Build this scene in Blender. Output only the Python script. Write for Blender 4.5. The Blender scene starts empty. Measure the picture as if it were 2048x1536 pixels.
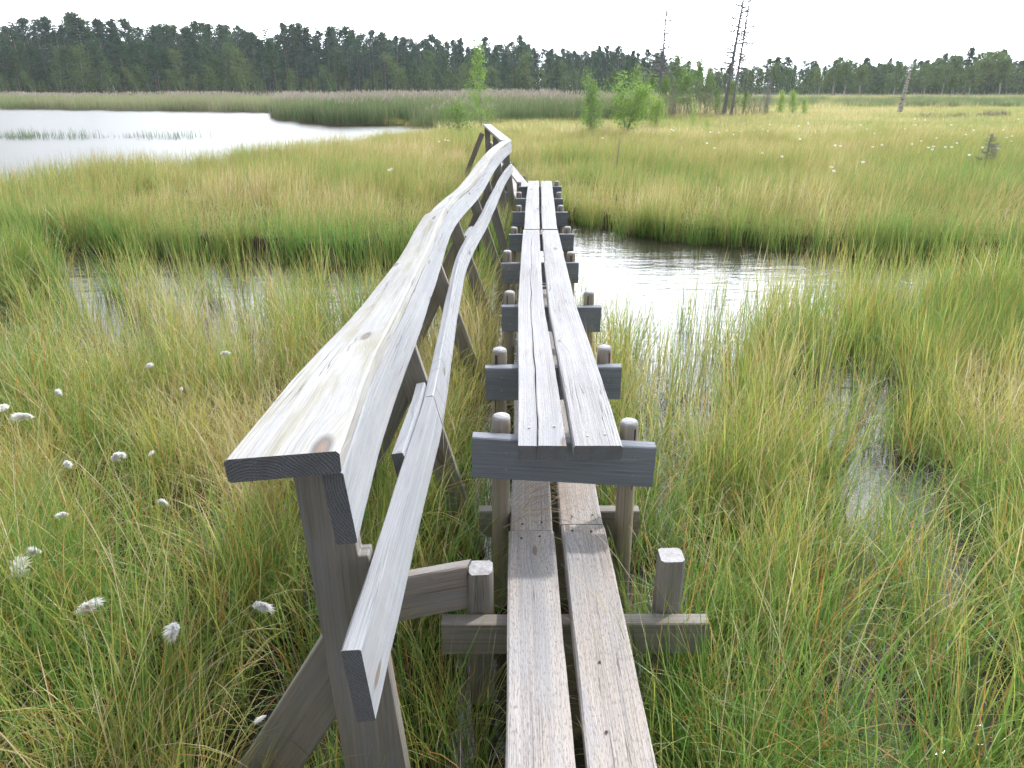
import bpy, bmesh, math, random
import numpy as np
from mathutils import Vector, Matrix
R = math.radians
PI = math.pi
SC = bpy.context.scene
COL = SC.collection

# ------------------------------------------------------------------ camera, sky, sun
CAM_H = 1.75
F_PX = 1450.0
TH = math.atan(594 / F_PX)
cam_d = bpy.data.cameras.new("camera")
cam = bpy.data.objects.new("camera", cam_d)
COL.objects.link(cam)
SC.camera = cam
cam.location = (0, 0, CAM_H)
cam.rotation_euler = (PI / 2 - TH, 0, 0)
cam_d.sensor_width = 36
cam_d.lens = 36 * F_PX / 2048
cam_d.clip_end = 3000
cam_d.clip_start = 0.02

SUN_EL, SUN_AZ = R(50), R(52)          # azimuth measured from +Y (ahead) towards +X (right)
sun_dir = Vector((math.cos(SUN_EL) * math.sin(SUN_AZ), math.cos(SUN_EL) * math.cos(SUN_AZ), math.sin(SUN_EL)))
sl = bpy.data.lights.new("sun", 'SUN')
sl.energy = 2.2
sl.angle = R(3)
sl.color = (1.0, 0.96, 0.9)
so = bpy.data.objects.new("sun", sl)
COL.objects.link(so)
so.rotation_euler = sun_dir.to_track_quat('Z', 'Y').to_euler()

world = bpy.data.worlds.new("World")
SC.world = world
world.use_nodes = True
wt = world.node_tree
wt.nodes.clear()
def wn(t, **k):
    n = wt.nodes.new(t)
    for a, b in k.items():
        setattr(n, a, b)
    return n
out = wn('ShaderNodeOutputWorld')
bg = wn('ShaderNodeBackground')
bg.inputs['Strength'].default_value = 0.1
wt.links.new(bg.outputs[0], out.inputs[0])
sky = wn('ShaderNodeTexSky', sky_type='NISHITA', sun_disc=False, sun_elevation=SUN_EL, sun_rotation=SUN_AZ)
tc = wn('ShaderNodeTexCoord')
dot = wn('ShaderNodeVectorMath', operation='DOT_PRODUCT')
wt.links.new(tc.outputs['Generated'], dot.inputs[0])
dot.inputs[1].default_value = Vector((.25, .92, .22)).normalized()      # brightest part of the cloud sheet
def wmath(op, a, b=None, clamp=False):
    n = wn('ShaderNodeMath', operation=op, use_clamp=clamp)
    for i, v in enumerate((a, b)):
        if v is None:
            continue
        if isinstance(v, (int, float)):
            n.inputs[i].default_value = v
        else:
            wt.links.new(v, n.inputs[i])
    return n.outputs[0]
half = wmath('MULTIPLY_ADD', dot.outputs['Value'], 0.5)
half.node.inputs[2].default_value = 0.5
glow = wmath('POWER', half, 9.0)
bright = wmath('MULTIPLY_ADD', glow, 66.0)
bright.node.inputs[2].default_value = 4.4
mp = wn('ShaderNodeMapping')
mp.inputs['Scale'].default_value = (1.6, 1.6, 5.5)
mp.inputs['Location'].default_value = (0.35, 0.1, 0.2)
wt.links.new(tc.outputs['Generated'], mp.inputs[0])
nz = wn('ShaderNodeTexNoise')
nz.inputs['Scale'].default_value = 2.2
nz.inputs['Detail'].default_value = 6
nz.inputs['Roughness'].default_value = 0.55
wt.links.new(mp.outputs[0], nz.inputs['Vector'])
cr = wn('ShaderNodeMapRange', clamp=True)
cr.inputs['From Min'].default_value = 0.33
cr.inputs['From Max'].default_value = 0.46
wt.links.new(nz.outputs[0], cr.inputs['Value'])
comb = wn('ShaderNodeCombineColor')
for i, m in enumerate((0.95, 0.995, 1.07)):
    wt.links.new(wmath('MULTIPLY', bright, m), comb.inputs[i])
skb = wn('ShaderNodeMix', data_type='RGBA', blend_type='MULTIPLY')
skb.inputs[0].default_value = 1.0
wt.links.new(sky.outputs[0], skb.inputs[6])
skb.inputs[7].default_value = (1.2, 1.2, 1.2, 1)
# thin veil of cloud everywhere, thick white cloud where the noise says so
mixc = wn('ShaderNodeMix', data_type='RGBA')
cov = wmath('MULTIPLY_ADD', cr.outputs[0], 0.85, True)
cov.node.inputs[2].default_value = 0.12
wt.links.new(cov, mixc.inputs[0])
wt.links.new(skb.outputs[2], mixc.inputs[6])
wt.links.new(comb.outputs[0], mixc.inputs[7])
wt.links.new(mixc.outputs[2], bg.inputs[0])

SC.render.engine = 'CYCLES'
SC.view_settings.view_transform = 'Standard'
SC.view_settings.look = 'None'
SC.view_settings.exposure = 0.70
SC.view_settings.gamma = 1.0
SC.cycles.max_bounces = 8
SC.cycles.transparent_max_bounces = 8

# ------------------------------------------------------------------ helpers
CT, ST = math.cos(TH), math.sin(TH)
def at_z(px, py, Z=0.0):
    """world X, Y of a sight line of the photo where it meets height Z (used to survey positions)."""
    a = (py - 768) / F_PX
    z = (CAM_H - Z) / (ST + a * CT)
    return (px - 1024) / F_PX * z, z * (CT - a * ST)
def x_at(px, Y, Z=0.3):
    return (px - 1024) / F_PX * (Y * CT + (CAM_H - Z) * ST)
def z_at(py, Y):
    a = (py - 768) / F_PX
    z = Y / (CT - a * ST)
    return CAM_H - z * (ST + a * CT)

def tag(o, label=None, cat=None, group=None, kind=None):
    if label: o['label'] = label
    if cat: o['category'] = cat
    if group: o['group'] = group
    if kind: o['kind'] = kind
    return o
def empty(name, loc=(0, 0, 0), rz=0):
    o = bpy.data.objects.new(name, None)
    o.empty_display_size = 0.2
    COL.objects.link(o)
    o.location = loc
    o.rotation_euler = (0, 0, rz)
    return o
def link_mesh(name, me, parent=None, link=True):
    o = bpy.data.objects.new(name, me)
    if link:
        COL.objects.link(o)
    if parent:
        o.parent = parent
    return o

class MB:
    """collects verts / faces / uvs / a per-vertex colour, builds one mesh object"""
    def __init__(s):
        s.v = []; s.f = []; s.uv = []; s.mi = []; s.c = []; s.sm = []
    def add(s, verts, faces, uvs=None, mi=0, col=None, smooth=False):
        b = len(s.v)
        s.v += [tuple(p) for p in verts]
        s.c += (col if col else [(0, 0, 0, 1)] * len(verts))
        for k, fc in enumerate(faces):
            s.f.append(tuple(i + b for i in fc))
            s.mi.append(mi)
            s.sm.append(smooth)
            s.uv += (uvs[k] if uvs else [(0, 0)] * len(fc))
    def mesh(s, name, mats, color=False):
        me = bpy.data.meshes.new(name)
        me.from_pydata(s.v, [], s.f)
        uvl = me.uv_layers.new(name="UVMap")
        uvl.data.foreach_set('uv', np.array(s.uv, dtype=np.float32).ravel())
        me.polygons.foreach_set('material_index', s.mi)
        me.polygons.foreach_set('use_smooth', s.sm)
        if color:
            ca = me.color_attributes.new("Col", 'FLOAT_COLOR', 'POINT')
            ca.data.foreach_set('color', np.array(s.c, dtype=np.float32).ravel())
        for m in mats:
            me.materials.append(m)
        me.update()
        return me
    def obj(s, name, mats, parent=None, color=False):
        return link_mesh(name, s.mesh(name, mats, color), parent)

# ------------------------------------------------------------------ materials
class NT:
    def __init__(s, name):
        s.m = bpy.data.materials.new(name)
        s.m.use_nodes = True
        s.t = s.m.node_tree
        s.t.nodes.clear()
        s.out = s.t.nodes.new('ShaderNodeOutputMaterial')
    def n(s, t, **k):
        x = s.t.nodes.new(t)
        for a, b in k.items():
            setattr(x, a, b)
        return x
    def l(s, a, b):
        s.t.links.new(a, b)
    def val(s, inp, v):
        if isinstance(v, bpy.types.NodeSocket):
            s.l(v, inp)
        elif isinstance(v, tuple) and len(v) == 3 and inp.type == 'RGBA':
            inp.default_value = (*v, 1)
        else:
            inp.default_value = v
    def math(s, op, a, b=None, c=None, clamp=False):
        x = s.n('ShaderNodeMath', operation=op, use_clamp=clamp)
        for i, v in enumerate((a, b, c)):
            if v is not None:
                s.val(x.inputs[i], v)
        return x.outputs[0]
    def mix(s, fac, a, b, blend='MIX'):
        x = s.n('ShaderNodeMix', data_type='RGBA', blend_type=blend)
        s.val(x.inputs[0], fac); s.val(x.inputs[6], a); s.val(x.inputs[7], b)
        return x.outputs[2]
    def ramp(s, fac, stops):
        x = s.n('ShaderNodeValToRGB')
        while len(x.color_ramp.elements) < len(stops):
            x.color_ramp.elements.new(0.5)
        for e, (p, c) in zip(x.color_ramp.elements, stops):
            e.position = p
            e.color = (*c, 1) if len(c) == 3 else c
        s.val(x.inputs[0], fac)
        return x.outputs[0]
    def rng(s, v, a, b, c=0.0, d=1.0):
        x = s.n('ShaderNodeMapRange', clamp=True)
        s.val(x.inputs[0], v)
        for i, q in enumerate((a, b, c, d)):
            x.inputs[i + 1].default_value = q
        return x.outputs[0]
    def noise(s, vec, scale, detail=3, rough=0.5, mscale=None, loc=None, dist=0.0):
        if mscale or loc:
            m = s.n('ShaderNodeMapping')
            if mscale: m.inputs['Scale'].default_value = mscale
            if loc: m.inputs['Location'].default_value = loc
            s.l(vec, m.inputs[0]); vec = m.outputs[0]
        x = s.n('ShaderNodeTexNoise')
        s.l(vec, x.inputs['Vector'])
        x.inputs['Scale'].default_value = scale
        x.inputs['Detail'].default_value = detail
        x.inputs['Roughness'].default_value = rough
        x.inputs['Distortion'].default_value = dist
        return x.outputs[0]

def wood_mat(name, light, dark, warm=0.0, knots=1.0, stain=0.0, kerf=0.0, seed=0.0, speck=0.0, grainy=1.0):
    t = NT(name)
    uvn = t.n('ShaderNodeUVMap', uv_map='UVMap')
    oi = t.n('ShaderNodeObjectInfo')
    off = t.n('ShaderNodeVectorMath', operation='SCALE')
    cx = t.n('ShaderNodeCombineXYZ')
    t.val(cx.inputs[0], t.math('MULTIPLY', oi.outputs['Random'], 37.0))
    t.val(cx.inputs[1], t.math('MULTIPLY', oi.outputs['Random'], 11.0))
    cx.inputs[2].default_value = seed
    ad = t.n('ShaderNodeVectorMath', operation='ADD')
    t.l(uvn.outputs[0], ad.inputs[0]); t.l(cx.outputs[0], ad.inputs[1])
    P = ad.outputs[0]
    # knots: stretched voronoi cells; grain bends round them
    mk = t.n('ShaderNodeMapping'); mk.inputs['Scale'].default_value = (2.6, 9.0, 1)
    t.l(P, mk.inputs[0])
    wob = t.noise(mk.outputs[0], 1.3, 2)
    vor = t.n('ShaderNodeTexVoronoi', feature='F1', voronoi_dimensions='2D'); vor.inputs['Scale'].default_value = 1.0
    t.l(mk.outputs[0], vor.inputs['Vector'])
    kd = vor.outputs['Distance']
    ksel = t.n('ShaderNodeSeparateColor'); t.l(vor.outputs['Color'], ksel.inputs[0])
    kpick = t.math('GREATER_THAN', ksel.outputs[0], 1.0 - 0.3 * knots)
    ksz = t.math('MULTIPLY_ADD', ksel.outputs[1], 0.10, 0.05)
    kmask = t.math('MULTIPLY', t.math('SUBTRACT', 1.0, t.rng(t.math('DIVIDE', kd, ksz), 0.7, 1.25)), kpick)
    bend = t.math('MULTIPLY', t.math('SUBTRACT', 1.0, t.rng(kd, 0.0, 0.5)), kpick)
    sep = t.n('ShaderNodeSeparateXYZ'); t.l(P, sep.inputs[0])
    wv = t.math('MULTIPLY_ADD', t.noise(P, 1.0, 3, 0.5, (.8, 5, 1)), 0.018, sep.outputs[1])
    wv = t.math('MULTIPLY_ADD', bend, 0.03, wv)
    g = t.n('ShaderNodeCombineXYZ')
    t.l(sep.outputs[0], g.inputs[0]); t.l(wv, g.inputs[1]); g.inputs[2].default_value = seed
    G = g.outputs[0]
    fine = t.noise(G, 1.0, 4, 0.65, (9, 420, 1))
    rings = t.noise(G, 1.0, 3, 0.6, (0.45, 130, 1))
    speckn = t.noise(G, 1.0, 3, 0.6, (55, 230, 1))
    broad = t.noise(P, 1.0, 5, 0.65, (1.3, 12, 1))
    f = t.math('ADD', t.math('MULTIPLY', fine, 0.42 * grainy), t.math('MULTIPLY', rings, 0.40 * grainy))
    f = t.math('ADD', f, t.math('MULTIPLY', broad, 0.38))
    f = t.rng(f, 0.48, 0.74)
    col = t.mix(f, dark, light)
    if warm > 0:
        wm = t.rng(t.noise(P, 1.0, 4, 0.6, (1.1, 6, 1), (3, 7, 0)), 0.42, 0.68)
        col = t.mix(t.math('MULTIPLY', wm, warm), col, (0.34, 0.25, 0.17))
    if speck > 0:
        col = t.mix(t.math('MULTIPLY', t.rng(speckn, 0.52, 0.62), speck), col, (0.20, 0.175, 0.165))
    # drying cracks: thin long dark lines
    crn = t.noise(G, 1.0, 2, 0.5, (0.8, 60, 1), (0, 0, 5))
    crm = t.math('SUBTRACT', 1.0, t.rng(t.math('ABSOLUTE', t.math('SUBTRACT', crn, 0.5)), 0.0, 0.012))
    crm = t.math('MULTIPLY', crm, t.rng(t.noise(P, 1.0, 2, 0.5, (1.4, 7, 1), (9, 2, 0)), 0.52, 0.6))
    col = t.mix(t.math('MULTIPLY', crm, 0.7), col, (0.10, 0.09, 0.085))
    # resin / grey streaks
    stn = t.rng(t.noise(G, 1.0, 4, 0.65, (1.3, 48, 1), (4, 1, 2)), 0.58, 0.72)
    col = t.mix(t.math('MULTIPLY', stn, 0.6), col, (0.17, 0.17, 0.185))
    cool = t.rng(t.noise(P, 1.0, 5, 0.7, (1.6, 12, 1), (11, 3, 6)), 0.47, 0.62)
    col = t.mix(t.math('MULTIPLY', cool, 0.38), col, (0.25, 0.265, 0.30))
    if stain > 0:
        sg = t.rng(t.noise(G, 1.0, 4, 0.6, (2.0, 20, 1), (1, 8, 3)), 0.50, 0.66)
        col = t.mix(t.math('MULTIPLY', sg, stain), col, (0.25, 0.235, 0.16))
    if kerf > 0:
        kp = t.math('FRACT', t.math('MULTIPLY_ADD', sep.outputs[0], 9.0, t.math('MULTIPLY', sep.outputs[1], -6.0)))
        km = t.math('LESS_THAN', t.math('ABSOLUTE', t.math('SUBTRACT', kp, 0.5)), 0.022)
        kn = t.math('GREATER_THAN', t.noise(P, 1.0, 1, 0.5, (7, 9, 1), (0, 3, 1)), 0.53)
        col = t.mix(t.math('MULTIPLY', t.math('MULTIPLY', km, kn), kerf), col, (0.12, 0.12, 0.13))
    kcol = t.mix(t.rng(kd, 0.02, 0.1), (0.20, 0.13, 0.09), (0.10, 0.085, 0.08))
    col = t.mix(t.math('MULTIPLY', kmask, 0.85), col, kcol)
    bs = t.n('ShaderNodeBsdfPrincipled')
    t.l(col, bs.inputs['Base Color'])
    t.val(bs.inputs['Roughness'], t.rng(fine, 0.3, 0.7, 0.62, 0.88))
    bs.inputs['Specular IOR Level'].default_value = 0.3
    hgt = t.math('ADD', t.math('MULTIPLY', fine, 0.5), t.math('MULTIPLY', rings, 0.5))
    hgt = t.math('SUBTRACT', hgt, t.math('MULTIPLY', crm, 1.2))
    if speck > 0:
        hgt = t.math('SUBTRACT', hgt, t.math('MULTIPLY', speckn, 0.6))
    bp = t.n('ShaderNodeBump'); bp.inputs['Strength'].default_value = 0.8; bp.inputs['Distance'].default_value = 0.003
    t.l(hgt, bp.inputs['Height']); t.l(bp.outputs[0], bs.inputs['Normal'])
    t.l(bs.outputs[0], t.out.inputs[0])
    return t.m

def endgrain_mat():
    t = NT('weathered_end_grain')
    uvn = t.n('ShaderNodeUVMap', uv_map='UVMap')
    oi = t.n('ShaderNodeObjectInfo')
    cx = t.n('ShaderNodeCombineXYZ')
    t.val(cx.inputs[0], t.math('MULTIPLY_ADD', oi.outputs['Random'], 0.12, -0.08))
    cx.inputs[1].default_value = 0.09
    ad = t.n('ShaderNodeVectorMath', operation='ADD')
    t.l(uvn.outputs[0], ad.inputs[0]); t.l(cx.outputs[0], ad.inputs[1])
    ln = t.n('ShaderNodeVectorMath', operation='LENGTH'); t.l(ad.outputs[0], ln.inputs[0])
    nz_ = t.noise(uvn.outputs[0], 30, 3)
    r = t.math('FRACT', t.math('MULTIPLY', t.math('MULTIPLY_ADD', nz_, 0.01, ln.outputs['Value']), 210.0))
    r = t.math('ABSOLUTE', t.math('SUBTRACT', r, 0.5))
    col = t.ramp(t.math('MULTIPLY', r, 2.0), [(0.0, (0.08, 0.085, 0.095)), (1.0, (0.20, 0.205, 0.215))])
    fine = t.noise(uvn.outputs[0], 500, 3, 0.7)
    col = t.mix(t.rng(fine, 0.5, 0.7), col, (0.33, 0.33, 0.34))
    big = t.noise(uvn.outputs[0], 25, 3, 0.6)
    col = t.mix(t.rng(big, 0.45, 0.7, 0, 0.6), col, (0.13, 0.125, 0.13))
    bs = t.n('ShaderNodeBsdfPrincipled')
    t.l(col, bs.inputs['Base Color']); bs.inputs['Roughness'].default_value = 0.85
    bs.inputs['Specular IOR Level'].default_value = 0.2
    bp = t.n('ShaderNodeBump'); bp.inputs['Strength'].default_value = 0.8; bp.inputs['Distance'].default_value = 0.002
    t.l(t.math('ADD', fine, r), bp.inputs['Height']); t.l(bp.outputs[0], bs.inputs['Normal'])
    t.l(bs.outputs[0], t.out.inputs[0])
    return t.m

def posttop_mat():
    t = NT('bleached_post_top')
    tcn = t.n('ShaderNodeTexCoord')
    a = t.noise(tcn.outputs['Object'], 60, 5, 0.7)
    b = t.noise(tcn.outputs['Object'], 14, 3, 0.6)
    col = t.mix(t.rng(a, 0.35, 0.65), (0.24, 0.235, 0.24), (0.48, 0.48, 0.50))
    col = t.mix(t.rng(b, 0.45, 0.7, 0, 0.6), col, (0.36, 0.33, 0.32))
    bs = t.n('ShaderNodeBsdfPrincipled')
    t.l(col, bs.inputs['Base Color']); bs.inputs['Roughness'].default_value = 0.9
    bp = t.n('ShaderNodeBump'); bp.inputs['Strength'].default_value = 0.7; bp.inputs['Distance'].default_value = 0.003
    t.l(a, bp.inputs['Height']); t.l(bp.outputs[0], bs.inputs['Normal'])
    t.l(bs.outputs[0], t.out.inputs[0])
    return t.m

W_RAIL = wood_mat('weathered_rail_wood', (0.45, 0.445, 0.435), (0.28, 0.275, 0.265), warm=0.18, knots=0.9, stain=0.7, seed=1.0)
W_SIDE = wood_mat('weathered_side_board_wood', (0.38, 0.395, 0.42), (0.235, 0.245, 0.27), warm=0.16, knots=0.9, seed=2.0)
W_KERF = wood_mat('saw_cut_side_board_wood', (0.41, 0.42, 0.445), (0.24, 0.25, 0.27), warm=0.06, knots=0.7, kerf=0.85, seed=2.5)
W_DECK = wood_mat('weathered_deck_wood', (0.44, 0.435, 0.445), (0.20, 0.195, 0.205), warm=0.12, knots=0.5, seed=3.0, speck=0.4)
W_OLD = wood_mat('worn_lower_deck_wood', (0.50, 0.465, 0.44), (0.26, 0.24, 0.235), warm=0.35, knots=0.9, seed=4.0, speck=0.75)
W_BEAM = wood_mat('grey_beam_wood', (0.27, 0.29, 0.33), (0.14, 0.155, 0.185), warm=0.0, knots=0.3, seed=5.0)
W_POST = wood_mat('brown_grey_post_wood', (0.31, 0.285, 0.245), (0.17, 0.155, 0.135), warm=0.20, knots=0.5, seed=6.0)
W_ROUND = wood_mat('tan_round_post_wood', (0.46, 0.40, 0.31), (0.26, 0.22, 0.17), warm=0.35, knots=0.4, seed=8.0)
W_TIE = wood_mat('pinkish_tie_beam_wood', (0.38, 0.33, 0.29), (0.22, 0.185, 0.165), warm=0.4, knots=1.0, seed=7.0)
M_END = endgrain_mat()
M_TOP = posttop_mat()

def metal_mat():
    t = NT('dull_screw_metal')
    bs = t.n('ShaderNodeBsdfPrincipled')
    bs.inputs['Base Color'].default_value = (0.33, 0.32, 0.30, 1)
    bs.inputs['Metallic'].default_value = 0.8
    bs.inputs['Roughness'].default_value = 0.45
    t.l(bs.outputs[0], t.out.inputs[0])
    return t.m
M_METAL = metal_mat()
def rust_mat():
    t = NT('rusty_nail_metal')
    bs = t.n('ShaderNodeBsdfPrincipled')
    bs.inputs['Base Color'].default_value = (0.05, 0.035, 0.03, 1)
    bs.inputs['Roughness'].default_value = 0.8
    t.l(bs.outputs[0], t.out.inputs[0])
    return t.m
M_RUST = rust_mat()

# ------------------------------------------------------------------ timber shapes
def resample(pts, n):
    """Catmull-Rom through rows of numbers"""
    P = np.array(pts, float)
    if len(P) == 2:
        tt = np.linspace(0, 1, n + 1)[:, None]
        return P[0] * (1 - tt) + P[1] * tt
    E = np.vstack([2 * P[0] - P[1], P, 2 * P[-1] - P[-2]])
    outp = []
    seg = len(P) - 1
    for i in range(seg):
        for k in range(n):
            t = k / n
            a, b, c, d = E[i], E[i + 1], E[i + 2], E[i + 3]
            outp.append(0.5 * ((2 * b) + (-a + c) * t + (2 * a - 5 * b + 4 * c - d) * t * t + (-a + 3 * b - 3 * c + d) * t ** 3))
    outp.append(P[-1])
    return np.array(outp)

def sweep(mb, path, across, w, th, ch=0.004, rough=0.0008, seed=0, miter0=None, miter1=None):
    """board along path (its corner line at across=0, thickness downward). across: unit vectors along the width;
    w may be a number or a list. Section is a chamfered rectangle; thickness goes along -normal."""
    rnd = random.Random(seed)
    n = len(path)
    path = [Vector(p) for p in path]
    across = [Vector(a).normalized() for a in across]
    ws = w if hasattr(w, '__len__') else [w] * n
    rings = []; L = [0.0]
    for i in range(1, n):
        L.append(L[-1] + (path[i] - path[i - 1]).length)
    jp = [[0.0, 0.0] for _ in range(8)]
    for i in range(n):
        tan = (path[min(i + 1, n - 1)] - path[max(i - 1, 0)]).normalized()
        a = across[i]
        nrm = tan.cross(a).normalized()
        if nrm.z < 0 and abs(nrm.z) > 0.2:
            nrm = -nrm
        W = ws[i]
        sec = [(ch, 0), (W - ch, 0), (W, -ch), (W, -th + ch), (W - ch, -th), (ch, -th), (0, -th + ch), (0, -ch)]
        row = []
        for k, (x, z) in enumerate(sec):
            jp[k][0] = 0.7 * jp[k][0] + rnd.uniform(-rough, rough)
            jp[k][1] = 0.7 * jp[k][1] + rnd.uniform(-rough, rough)
            row.append(path[i] + a * (x + jp[k][0]) + nrm * (z + jp[k][1]))
        rings.append(row)
    W = ws[0]
    per = [ch, W - ch, W, W + th - 2 * ch, W + th, 2 * W + th - 2 * ch, 2 * W + th, 2 * W + 2 * th - 2 * ch, 2 * W + 2 * th]
    verts = [p for r in rings for p in r]
    faces = []; uvs = []
    for i in range(n - 1):
        for k in range(8):
            k2 = (k + 1) % 8
            faces.append((i * 8 + k, i * 8 + k2, (i + 1) * 8 + k2, (i + 1) * 8 + k))
            uvs.append([(L[i], per[k]), (L[i], per[k + 1]), (L[i + 1], per[k + 1]), (L[i + 1], per[k])])
    mb.add(verts, faces, uvs, 0)
    sec = [(ch, 0), (W - ch, 0), (W, -ch), (W, -th + ch), (W - ch, -th), (ch, -th), (0, -th + ch), (0, -ch)]
    mb.add([p.copy() for p in rings[0]], [tuple(range(8))[::-1]], [[sec[k] for k in range(8)][::-1]], 1)
    mb.add([p.copy() for p in rings[-1]], [tuple(range(8))], [[sec[k] for k in range(8)]], 1)

def fix_normals(o):
    bm = bmesh.new(); bm.from_mesh(o.data)
    bmesh.ops.recalc_face_normals(bm, faces=bm.faces[:])
    bm.to_mesh(o.data); bm.free()

def board_obj(name, mats, parent, path, across, w, th, n=8, seed=0, ch=0.004, rough=0.0008):
    mb = MB()
    if len(path) == 2:
        P = resample(path, n); A = resample(across, n)
    else:
        P, A = np.array(path), np.array(across)
    sweep(mb, P, A, w, th, ch, rough, seed)
    o = mb.obj(name, mats, parent)
    fix_normals(o)
    return o

def round_post(name, parent, base, top, r, seed):
    rnd = random.Random(seed)
    mb = MB()
    b, tp = Vector(base), Vector(top)
    ax = (tp - b).normalized(); Lh = (tp - b).length
    u = ax.orthogonal().normalized(); v = ax.cross(u)
    N = 20
    prof = [(0, 1.02), (Lh * 0.3, 1.0), (Lh * 0.6, 1.0), (Lh - 0.025, 0.98), (Lh - 0.010, 0.96), (Lh - 0.003, 0.88), (Lh, 0.74)]
    crack = rnd.uniform(0, N)
    verts = []
    for h, k in prof:
        for i in range(N):
            a = 2 * PI * i / N
            rr = r * k * (1 + 0.02 * math.sin(3 * a + seed))
            verts.append(b + ax * h + (u * math.cos(a) + v * math.sin(a)) * rr)
    faces = []; uvs = []
    for j in range(len(prof) - 1):
        for i in range(N):
            i2 = (i + 1) % N
            faces.append((j * N + i, j * N + i2, (j + 1) * N + i2, (j + 1) * N + i))
            c0, c1 = i / N * 2 * PI * r, (i + 1) / N * 2 * PI * r
            uvs.append([(prof[j][0], c0), (prof[j][0], c1), (prof[j + 1][0], c1), (prof[j + 1][0], c0)])
    side = (len(prof) - 4) * N + N
    mb.add(verts, faces[:side], uvs[:side], 0, smooth=True)
    mb.add(verts, faces[side:], uvs[side:], 1, smooth=True)
    j = len(prof) - 1
    cen = verts[j * N:(j + 1) * N] + [b + ax * (Lh + 0.001)]
    mb.add(cen, [(i, (i + 1) % N, N) for i in range(N)], None, 1, smooth=True)
    o = mb.obj(name, [W_ROUND, M_TOP], parent)
    bm = bmesh.new(); bm.from_mesh(o.data)
    bmesh.ops.remove_doubles(bm, verts=bm.verts[:], dist=0.0002)
    bmesh.ops.recalc_face_normals(bm, faces=bm.faces[:])
    bm.to_mesh(o.data); bm.free()
    # long drying cracks: dark slots let into the side
    if rnd.random() < 0.8:
        mc = MB()
        for q in range(rnd.choice((1, 2))):
            a = PI * 1.5 + rnd.uniform(-0.7, 0.7)
            d = Vector((math.cos(a), math.sin(a), 0)); s_ = Vector((-d.y, d.x, 0))
            h1 = Lh - 0.02; h0 = Lh - rnd.uniform(0.15, 0.4)
            p0 = b + ax * h0 + d * r * 0.985; p1 = b + ax * h1 + d * r * 0.985
            wd = 0.0022
            ring = lambda p, k: [p - s_ * wd * k, p + s_ * wd * k, p + s_ * wd * k + d * 0.0015, p - s_ * wd * k + d * 0.0015]
            V_ = ring(p0, 0.3) + ring((p0 + p1) / 2, 1) + ring(p1, 1.1)
            F_ = []
            for j_ in range(2):
                for k in range(4):
                    F_.append((j_ * 4 + k, j_ * 4 + (k + 1) % 4, j_ * 4 + 4 + (k + 1) % 4, j_ * 4 + 4 + k))
            F_ += [(0, 1, 2, 3), (8, 9, 10, 11)]
            mc.add(V_, F_, None, 0)
        mc.obj('crack', [M_RUST], o)
    return o

def square_post(name, parent, base, top, w, seed, mat):
    b, tp = Vector(base), Vector(top)
    mb = MB(); ch = w * 0.14; h = w / 2
    rnd = random.Random(seed)
    sec = [(-h + ch, -h), (h - ch, -h), (h, -h + ch), (h, h - ch), (h - ch, h), (-h + ch, h), (-h, h - ch), (-h, -h + ch)]
    lv = [(0.0, 1.0), (0.5, 1.0), (0.97, 1.0), (1.0, 0.95)]
    verts = []
    for t, k in lv:
        for x, y in sec:
            p = b.lerp(tp, t)
            verts.append(p + Vector((x * k, y * k, 0 if t < 1 else rnd.uniform(-0.003, 0.003))))
    L = (tp - b).length
    per = np.cumsum([0] + [math.dist(sec[i], sec[(i + 1) % 8]) for i in range(8)])
    faces = []; uvs = []
    for j in range(3):
        for k in range(8):
            faces.append((j * 8 + k, j * 8 + (k + 1) % 8, j * 8 + 8 + (k + 1) % 8, j * 8 + 8 + k))
            uvs.append([(lv[j][0] * L, per[k]), (lv[j][0] * L, per[k + 1]), (lv[j + 1][0] * L, per[k + 1]), (lv[j + 1][0] * L, per[k])])
    mb.add(verts, faces, uvs, 0)
    topv = verts[24:32]
    mb.add(topv + [sum((Vector(q) for q in topv), Vector()) / 8], [(i, (i + 1) % 8, 8) for i in range(8)], None, 1)
    o = mb.obj(name, [mat, M_TOP], parent)
    fix_normals(o)
    return o

def disc(name, parent, loc, nrm, r, mat, th=0.0022):
    mb = MB()
    n = Vector(nrm).normalized(); u = n.orthogonal().normalized(); v = n.cross(u)
    c = Vector(loc); N = 10
    V_ = [c + (u * math.cos(2 * PI * i / N) + v * math.sin(2 * PI * i / N)) * r for i in range(N)]
    V_ += [p + n * th for p in V_] 
    V_ += [c + n * th * 0.5]
    F_ = [(i, (i + 1) % N, N + (i + 1) % N, N + i) for i in range(N)] + [(N + i, N + (i + 1) % N, 2 * N) for i in range(N)]
    mb.add(V_, F_, None, 0)
    return mb.obj(name, [mat], parent)

# ------------------------------------------------------------------ raised footbridge
bridge = empty('raised_footbridge', (0.18, 2.05, 0))
tag(bridge, 'raised footbridge of two bleached planks on short round posts over the stream', 'footbridge')
def local(parent, obj):
    """keep world position when parented"""
    obj.matrix_parent_inverse = parent.matrix_world.inverted()
bpy.context.view_layer.update()
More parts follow.
